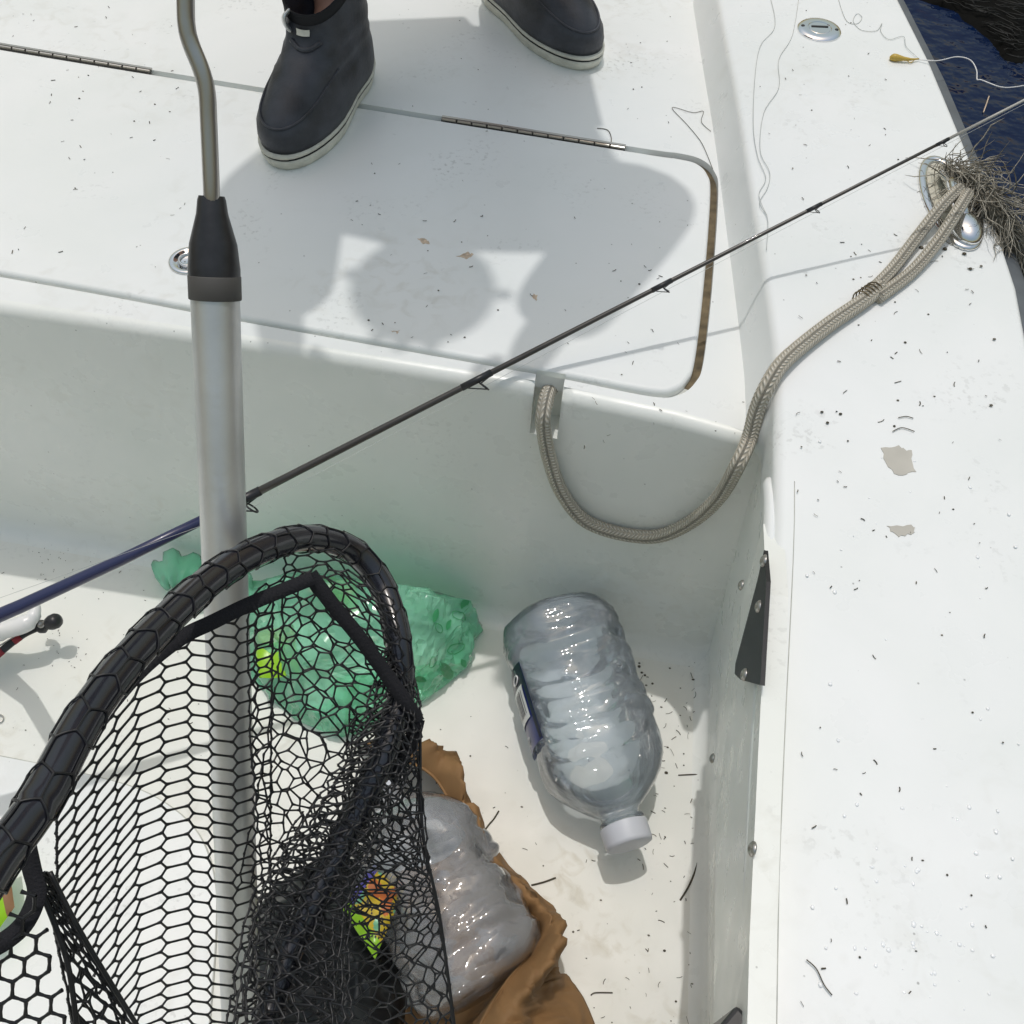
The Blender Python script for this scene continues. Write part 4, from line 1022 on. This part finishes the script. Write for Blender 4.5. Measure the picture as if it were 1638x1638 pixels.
# right hand hem of the bag
mb = MB()
e_ = [[(560, 1130, .85), (620, 1130, .86), (672, 1150, .865)], [(545, 1320, .86), (610, 1330, .87), (672, 1330, .875)], [(545, 1500, .87), (630, 1500, .88), (702, 1470, .885)], [(520, 1720, .88), (630, 1720, .89), (735, 1720, .90)]]
hexnet(mb, sheet(e_), 8, 54, .22, .00095, .17); hexnet(mb, sheet([[(x+random.uniform(-9, 9), y+12, d+.015) for x, y, d in r] for r in e_]), 7, 46, .26, .00095, .2)
mb.tube(cr([D(672, 1150, .865), D(676, 1330, .875), D(704, 1470, .885), D(737, 1720, .9)], 8), .0016, 6)
mb.build('mesh_hem', M['strand'], net)
# folded double strip and the big cells close to the camera
mb = MB()
for k in range(3):
    hexnet(mb, sheet([[(45+3*k, 1385, .60+.01*k), (85-3*k, 1400, .61+.01*k)], [(85, 1480, .61+.01*k), (135, 1510, .62+.01*k)], [(125, 1690, .63+.01*k), (245, 1690, .64+.01*k)]]), 5, 26, .24, .0009, .2)
mb.tube(cr([D(48, 1385, .6), D(88, 1480, .605), D(112, 1560, .61), D(128, 1690, .62)], 6), .0018, 6); mb.tube(cr([D(80, 1395, .6), D(140, 1510, .61), D(250, 1690, .63)], 6), .0016, 6)
mb.build('mesh_fold', M['strand'], net)
mb = MB()
def bigc(u, v):
    x, y = 180*(u-.5), 330*(v-.5); a = R(-35); return D(40+x*math.cos(a)-y*math.sin(a)*.9, 1580+x*math.sin(a)+y*math.cos(a)*.9, .57+.05*v)
def clipnet(mb, fn, I, J, ok, dl, r):
    m2 = MB(); nodes = {}
    for i in range(I+1):
        for j in range(J+1):
            o = dl if (i+j) % 2 else -dl; nodes[(i, j)] = fn((i+o)/I, j/J)
    for (i, j), a in nodes.items():
        for e in ([nodes.get((i, j+1))]+([nodes.get((i+1, j))] if (i+j) % 2 else [])):
            if e is None: continue
            if ok(a) and ok(e): mb.tube([a, a.lerp(e, .5), e], [r*1.3, r*.9, r*1.3], 6, cap=False)
def okb(p): x, y = pxof(p); return x < 52+(y-1400)*.30 and y > 1395+max(0, 50-x)*1.5
clipnet(mb, bigc, 5, 16, okb, .2, .0011); mb.build('mesh_near_side', M['strand'], net)
# mesh lashed round the hoop
mb = MB(); hl_ = along(hoop[-28:]+hoop[:140], .0026)
def hoopfn(u, v):
    t = max(0, min(1, u))*(len(hl_)-2); i = int(t); p = hl_[i].lerp(hl_[i+1], t-i); tg_ = (hl_[min(len(hl_)-1, i+3)]-hl_[max(0, i-3)]).normalized()
    n1 = (-fw-tg_*(-fw).dot(tg_)).normalized(); n2 = tg_.cross(n1); a = R(-115+230*v); return p+(n1*math.cos(a)+n2*math.sin(a))*(HR+.0006)
nI = int(len(hl_)*.0026/.023)
hexnet(mb, hoopfn, nI, 5, .13, .0007, .04, None, 3)
mb.build('hoop_lashing', M['strand'], net)
# webbing strap stitched inside the rim
def ribbon(mb, pts, w, th=.0012):
    q = cr([D(x, y, d) for x, y, d in pts], 8); k = len(q)
    for s in range(k-1):
        t = (q[s+1]-q[s]).normalized(); sd = t.cross(fw).normalized()
        t2 = (q[min(k-1, s+2)]-q[s+1]).normalized() if s+2 < k else t; sd2 = t2.cross(fw).normalized()
        if s == 0: prev = sd
        a0, a1 = prev, (sd2+sd)/2; a1.normalize(); b = len(mb.v)
        mb.add([q[s]-a0*w/2, q[s]+a0*w/2, q[s+1]+a1*w/2, q[s+1]-a1*w/2]+[x+fw*th for x in (q[s]-a0*w/2, q[s]+a0*w/2, q[s+1]+a1*w/2, q[s+1]-a1*w/2)], [(0, 1, 2, 3), (4, 7, 6, 5), (0, 3, 7, 4), (1, 5, 6, 2)]); prev = a1
mb = MB()
ribbon(mb, [(95, 1255, .60), (160, 1150, .645), (225, 1072, .69), (290, 1020, .72), (340, 995, .735), (395, 968, .76), (450, 945, .78), (500, 925, .79)], .0115)
ribbon(mb, [(495, 918, .79), (530, 965, .80), (575, 1020, .815), (615, 1075, .83), (650, 1125, .84), (668, 1155, .85)], .0125)
ribbon(mb, [(668, 1150, .852), (658, 1185, .855), (640, 1215, .86), (628, 1250, .865)], .013)
mb.build('webbing_strap', M['strap'], net)
mb = MB(); ribbon(mb, [(38, 1335, .585), (50, 1390, .59), (58, 1430, .59), (40, 1475, .585), (8, 1505, .58), (-40, 1530, .57)], .0115); mb.build('webbing_strap', M['strap'], net)

# ------------------------------------------------------------------ lines, lure, twigs and crumbs
def line(name, pix, z, r, m, label, cat, grp=None):
    mb = MB(); mb.tube(cr([P(*((x, y, z) if not isinstance(z, (list,)) else (x, y, z[i]))) for i, (x, y) in enumerate(pix)], 6), r, 5)
    o = mb.build(name, m); return tag(o, label, cat, grp)
line('fishing_line', [(1228, -20), (1240, 40), (1217, 72), (1208, 120), (1205, 200), (1212, 250), (1225, 285), (1214, 312), (1227, 345)], G+.0025, .0004, M['line'], 'thin loose fishing line winding along the inner edge of the side deck', 'fishing line')
line('fishing_line', [(1280, -20), (1268, 55), (1246, 95), (1246, 140), (1222, 180), (1216, 240), (1231, 275), (1228, 300), (1215, 325), (1228, 350), (1226, 400)], G+.0025, .0004, M['line'], 'thin fishing line lying beside the round chrome filler cap', 'fishing line')
line('fishing_line', [(1336, -20), (1352, 30), (1370, 38), (1379, 28), (1371, 22), (1365, 34), (1378, 48), (1402, 49), (1411, 37), (1409, 50), (1422, 63), (1445, 58), (1450, 75), (1470, 94)], G+.0025, .0004, M['line'], 'curly fishing line between the filler cap and the yellow lure', 'fishing line')
line('fishing_line', [(1140, 270), (1128, 240), (1118, 222), (1098, 198), (1075, 172), (1108, 180), (1125, 178), (1122, 195), (1137, 210)], H+.001, .0004, M['crumb'], 'kinked dark line on the deck near the hatch corner', 'fishing line')
line('fishing_line', [(1468, 95), (1500, 97), (1530, 91), (1552, 96), (1562, 112), (1563, 127), (1570, 128), (1600, 139), (1625, 139), (1660, 132)], [G+.003]+[G+.006]*2+[G+.01]*7, .0009, M['white'], 'thick white line trailing from the yellow lure out over the water', 'fishing line')
line('fishing_line', [(955, 205), (972, 208), (978, 222), (975, 235)], H+.001, .0006, M['crumb'], 'dark curved hair of line beside the right hinge', 'fishing line')
mb = MB(); mb.tube(cr([P(1423, 93, G+.004), P(1432, 92, G+.006), P(1446, 94, G+.006), P(1458, 95, G+.005), P(1470, 94, G+.004)], 5), [.002, .003, .004, .005, .0055, .0055, .005, .0045, .004, .0035, .003, .0028, .0026, .0024, .002, .0018, .0016, .0014, .0012, .001, .0008], 10)
mb.tube(cr([P(1450, 96, G+.003), P(1456, 100, G+.003), P(1462, 97, G+.003)], 5), .0006, 5); tag(mb.build('fishing_lure', M['lure']), 'small yellow soft lure at the outer edge of the side deck', 'lure')
mb = MB(); c = P(-2, 1150, .003); mb.tube([c+Vector((.006*math.cos(a), .006*math.sin(a), 0)) for a in [2*math.pi*i/18 for i in range(18)]], .0011, 6, closed=True); tag(mb.build('split_ring', M['steel']), 'tiny steel ring lying on the floor at the left edge', 'ring')
TW = [([(1118, 1345), (1114, 1385), (1103, 1415), (1088, 1440)], 0, .0013, 'long dark curved twig on the floor near the side wall'), ([(798, 1297), (790, 1310), (783, 1318), (774, 1330)], 0, .0011, 'dark forked twig between the brown bag and the bottle'), ([(850, 1416), (870, 1411), (889, 1404)], 0, .0012, 'pale straight twig beside the brown bag edge'), ([(757, 983), (780, 983), (800, 987), (820, 990)], .002, .0012, 'thin twig at the foot of the bulkhead behind the bottle'), ([(1290, 1535), (1306, 1550), (1318, 1575), (1331, 1592)], G+.0025, .0005, 'long dark hair like stem on the side deck near the bottom'), ([(1428, 690), (1443, 684), (1463, 690)], G+.0025, .0005, 'dark bent stem above the upper worn patch'), ([(1437, 668), (1450, 666), (1461, 669)], G+.0025, .0005, 'short straight stem above the bent stem on the side deck'), ([(1085, 1240), (1105, 1239), (1127, 1239)], 0, .0009, 'thin twig right of the bottle neck touching the wall'), ([(945, 1592), (953, 1588), (980, 1588)], 0, .0008, 'bent stem by the lower right corner of the brown bag')]
for pix, z, r, lb_ in TW:
    mb = MB(); mb.tube(cr([P(x, y, z+.001) for x, y in pix], 5), r, 5); tag(mb.build('twig', M['crumb']), lb_, 'twig', 'loose twigs and stems')
line('twig', [(1582, 154), (1578, 166), (1573, 180)], WZ+.003, .002, M['rust'], 'pinkish stick floating on the dark water', 'twig')
random.seed(21)
def crumbs(name, spots, label, z):
    mb = MB()
    for x0, y0, x1, y1, n, lo, hi in spots:
        for _ in range(n):
            x, y = random.uniform(x0, x1), random.uniform(y0, y1); p = P(x, y, z); p.z += .0008
            L = random.uniform(lo, hi)*.001; a = random.uniform(0, 6.28); c = random.uniform(-1.3, 1.3); k = 4
            if random.random() < .3:
                mb.ball(p, L*.22+.0003, sc=(1, random.uniform(.5, 1), .5), n=6, mat=random.choice((0, 1)))
            else:
                pts = [p]
                for s in range(k): pts.append(pts[-1]+Vector((math.cos(a+c*s/k), math.sin(a+c*s/k), 0))*L/k)
                mb.tube(pts, random.uniform(.0002, .0006), 4, random.choice((0, 0, 1)))
    return tag(mb.build(name, [M['crumb'], M['weed2']], smooth=False), label, kind='stuff')
crumbs('weed_crumbs', [(1350, 380, 1560, 500, 24, 2, 8), (1270, 430, 1600, 720, 34, 2, 9), (1470, 385, 1580, 440, 20, 4, 15), (1240, 200, 1480, 400, 12, 1.5, 6), (1270, 700, 1620, 1000, 26, 1.5, 5), (1260, 1000, 1620, 1630, 26, 2, 5), (1200, 10, 1420, 220, 14, 2, 5)], 'dark crumbs of dried weed scattered over the side deck', G+.0018)
crumbs('floor_crumbs', [(1020, 1050, 1130, 1240, 60, 3, 12), (1030, 1240, 1130, 1640, 55, 2, 9), (780, 1200, 1040, 1640, 40, 2, 8), (0, 880, 330, 1200, 55, 1.5, 5), (690, 1130, 830, 1400, 16, 2, 7), (60, 1000, 140, 1080, 22, 1, 3), (50, 870, 160, 930, 30, 1, 3)], 'dark crumbs and bits of weed on the cockpit floor', 0)
crumbs('deck_crumbs', [(560, 20, 840, 400, 16, 1.5, 5), (560, 300, 1060, 560, 34, 1.5, 6), (960, 360, 1110, 600, 14, 2, 7), (0, 100, 300, 430, 40, 2, 7), (0, 10, 300, 60, 10, 2, 6), (1000, 20, 1100, 200, 10, 2, 6), (910, 640, 1200, 720, 14, 2, 6)], 'small dark crumbs on the raised hatch deck', H)
mb = MB()
for x, y in [(random.uniform(1290, 1630), random.uniform(1250, 1630)) for _ in range(46)]+[(1290+random.uniform(0, 340), random.uniform(700, 1250)) for _ in range(22)]+[(1460+i*12+random.uniform(-3, 3), 1478+i*5+random.uniform(-3, 3)) for i in range(9)]:
    p = P(x, y, G+.0018); r = random.uniform(.0007, .0022); mb.ball(p, r, sc=(1, random.uniform(.7, 1.5), .5), n=8)
M['drop'] = mat('water_drop', (.9, .92, .94), .05, spec=1.)  # opaque white puts the drops' bright glints into their colour
tag(mb.build('water_drops', M['drop']), 'clear water drops on the side deck', kind='stuff')
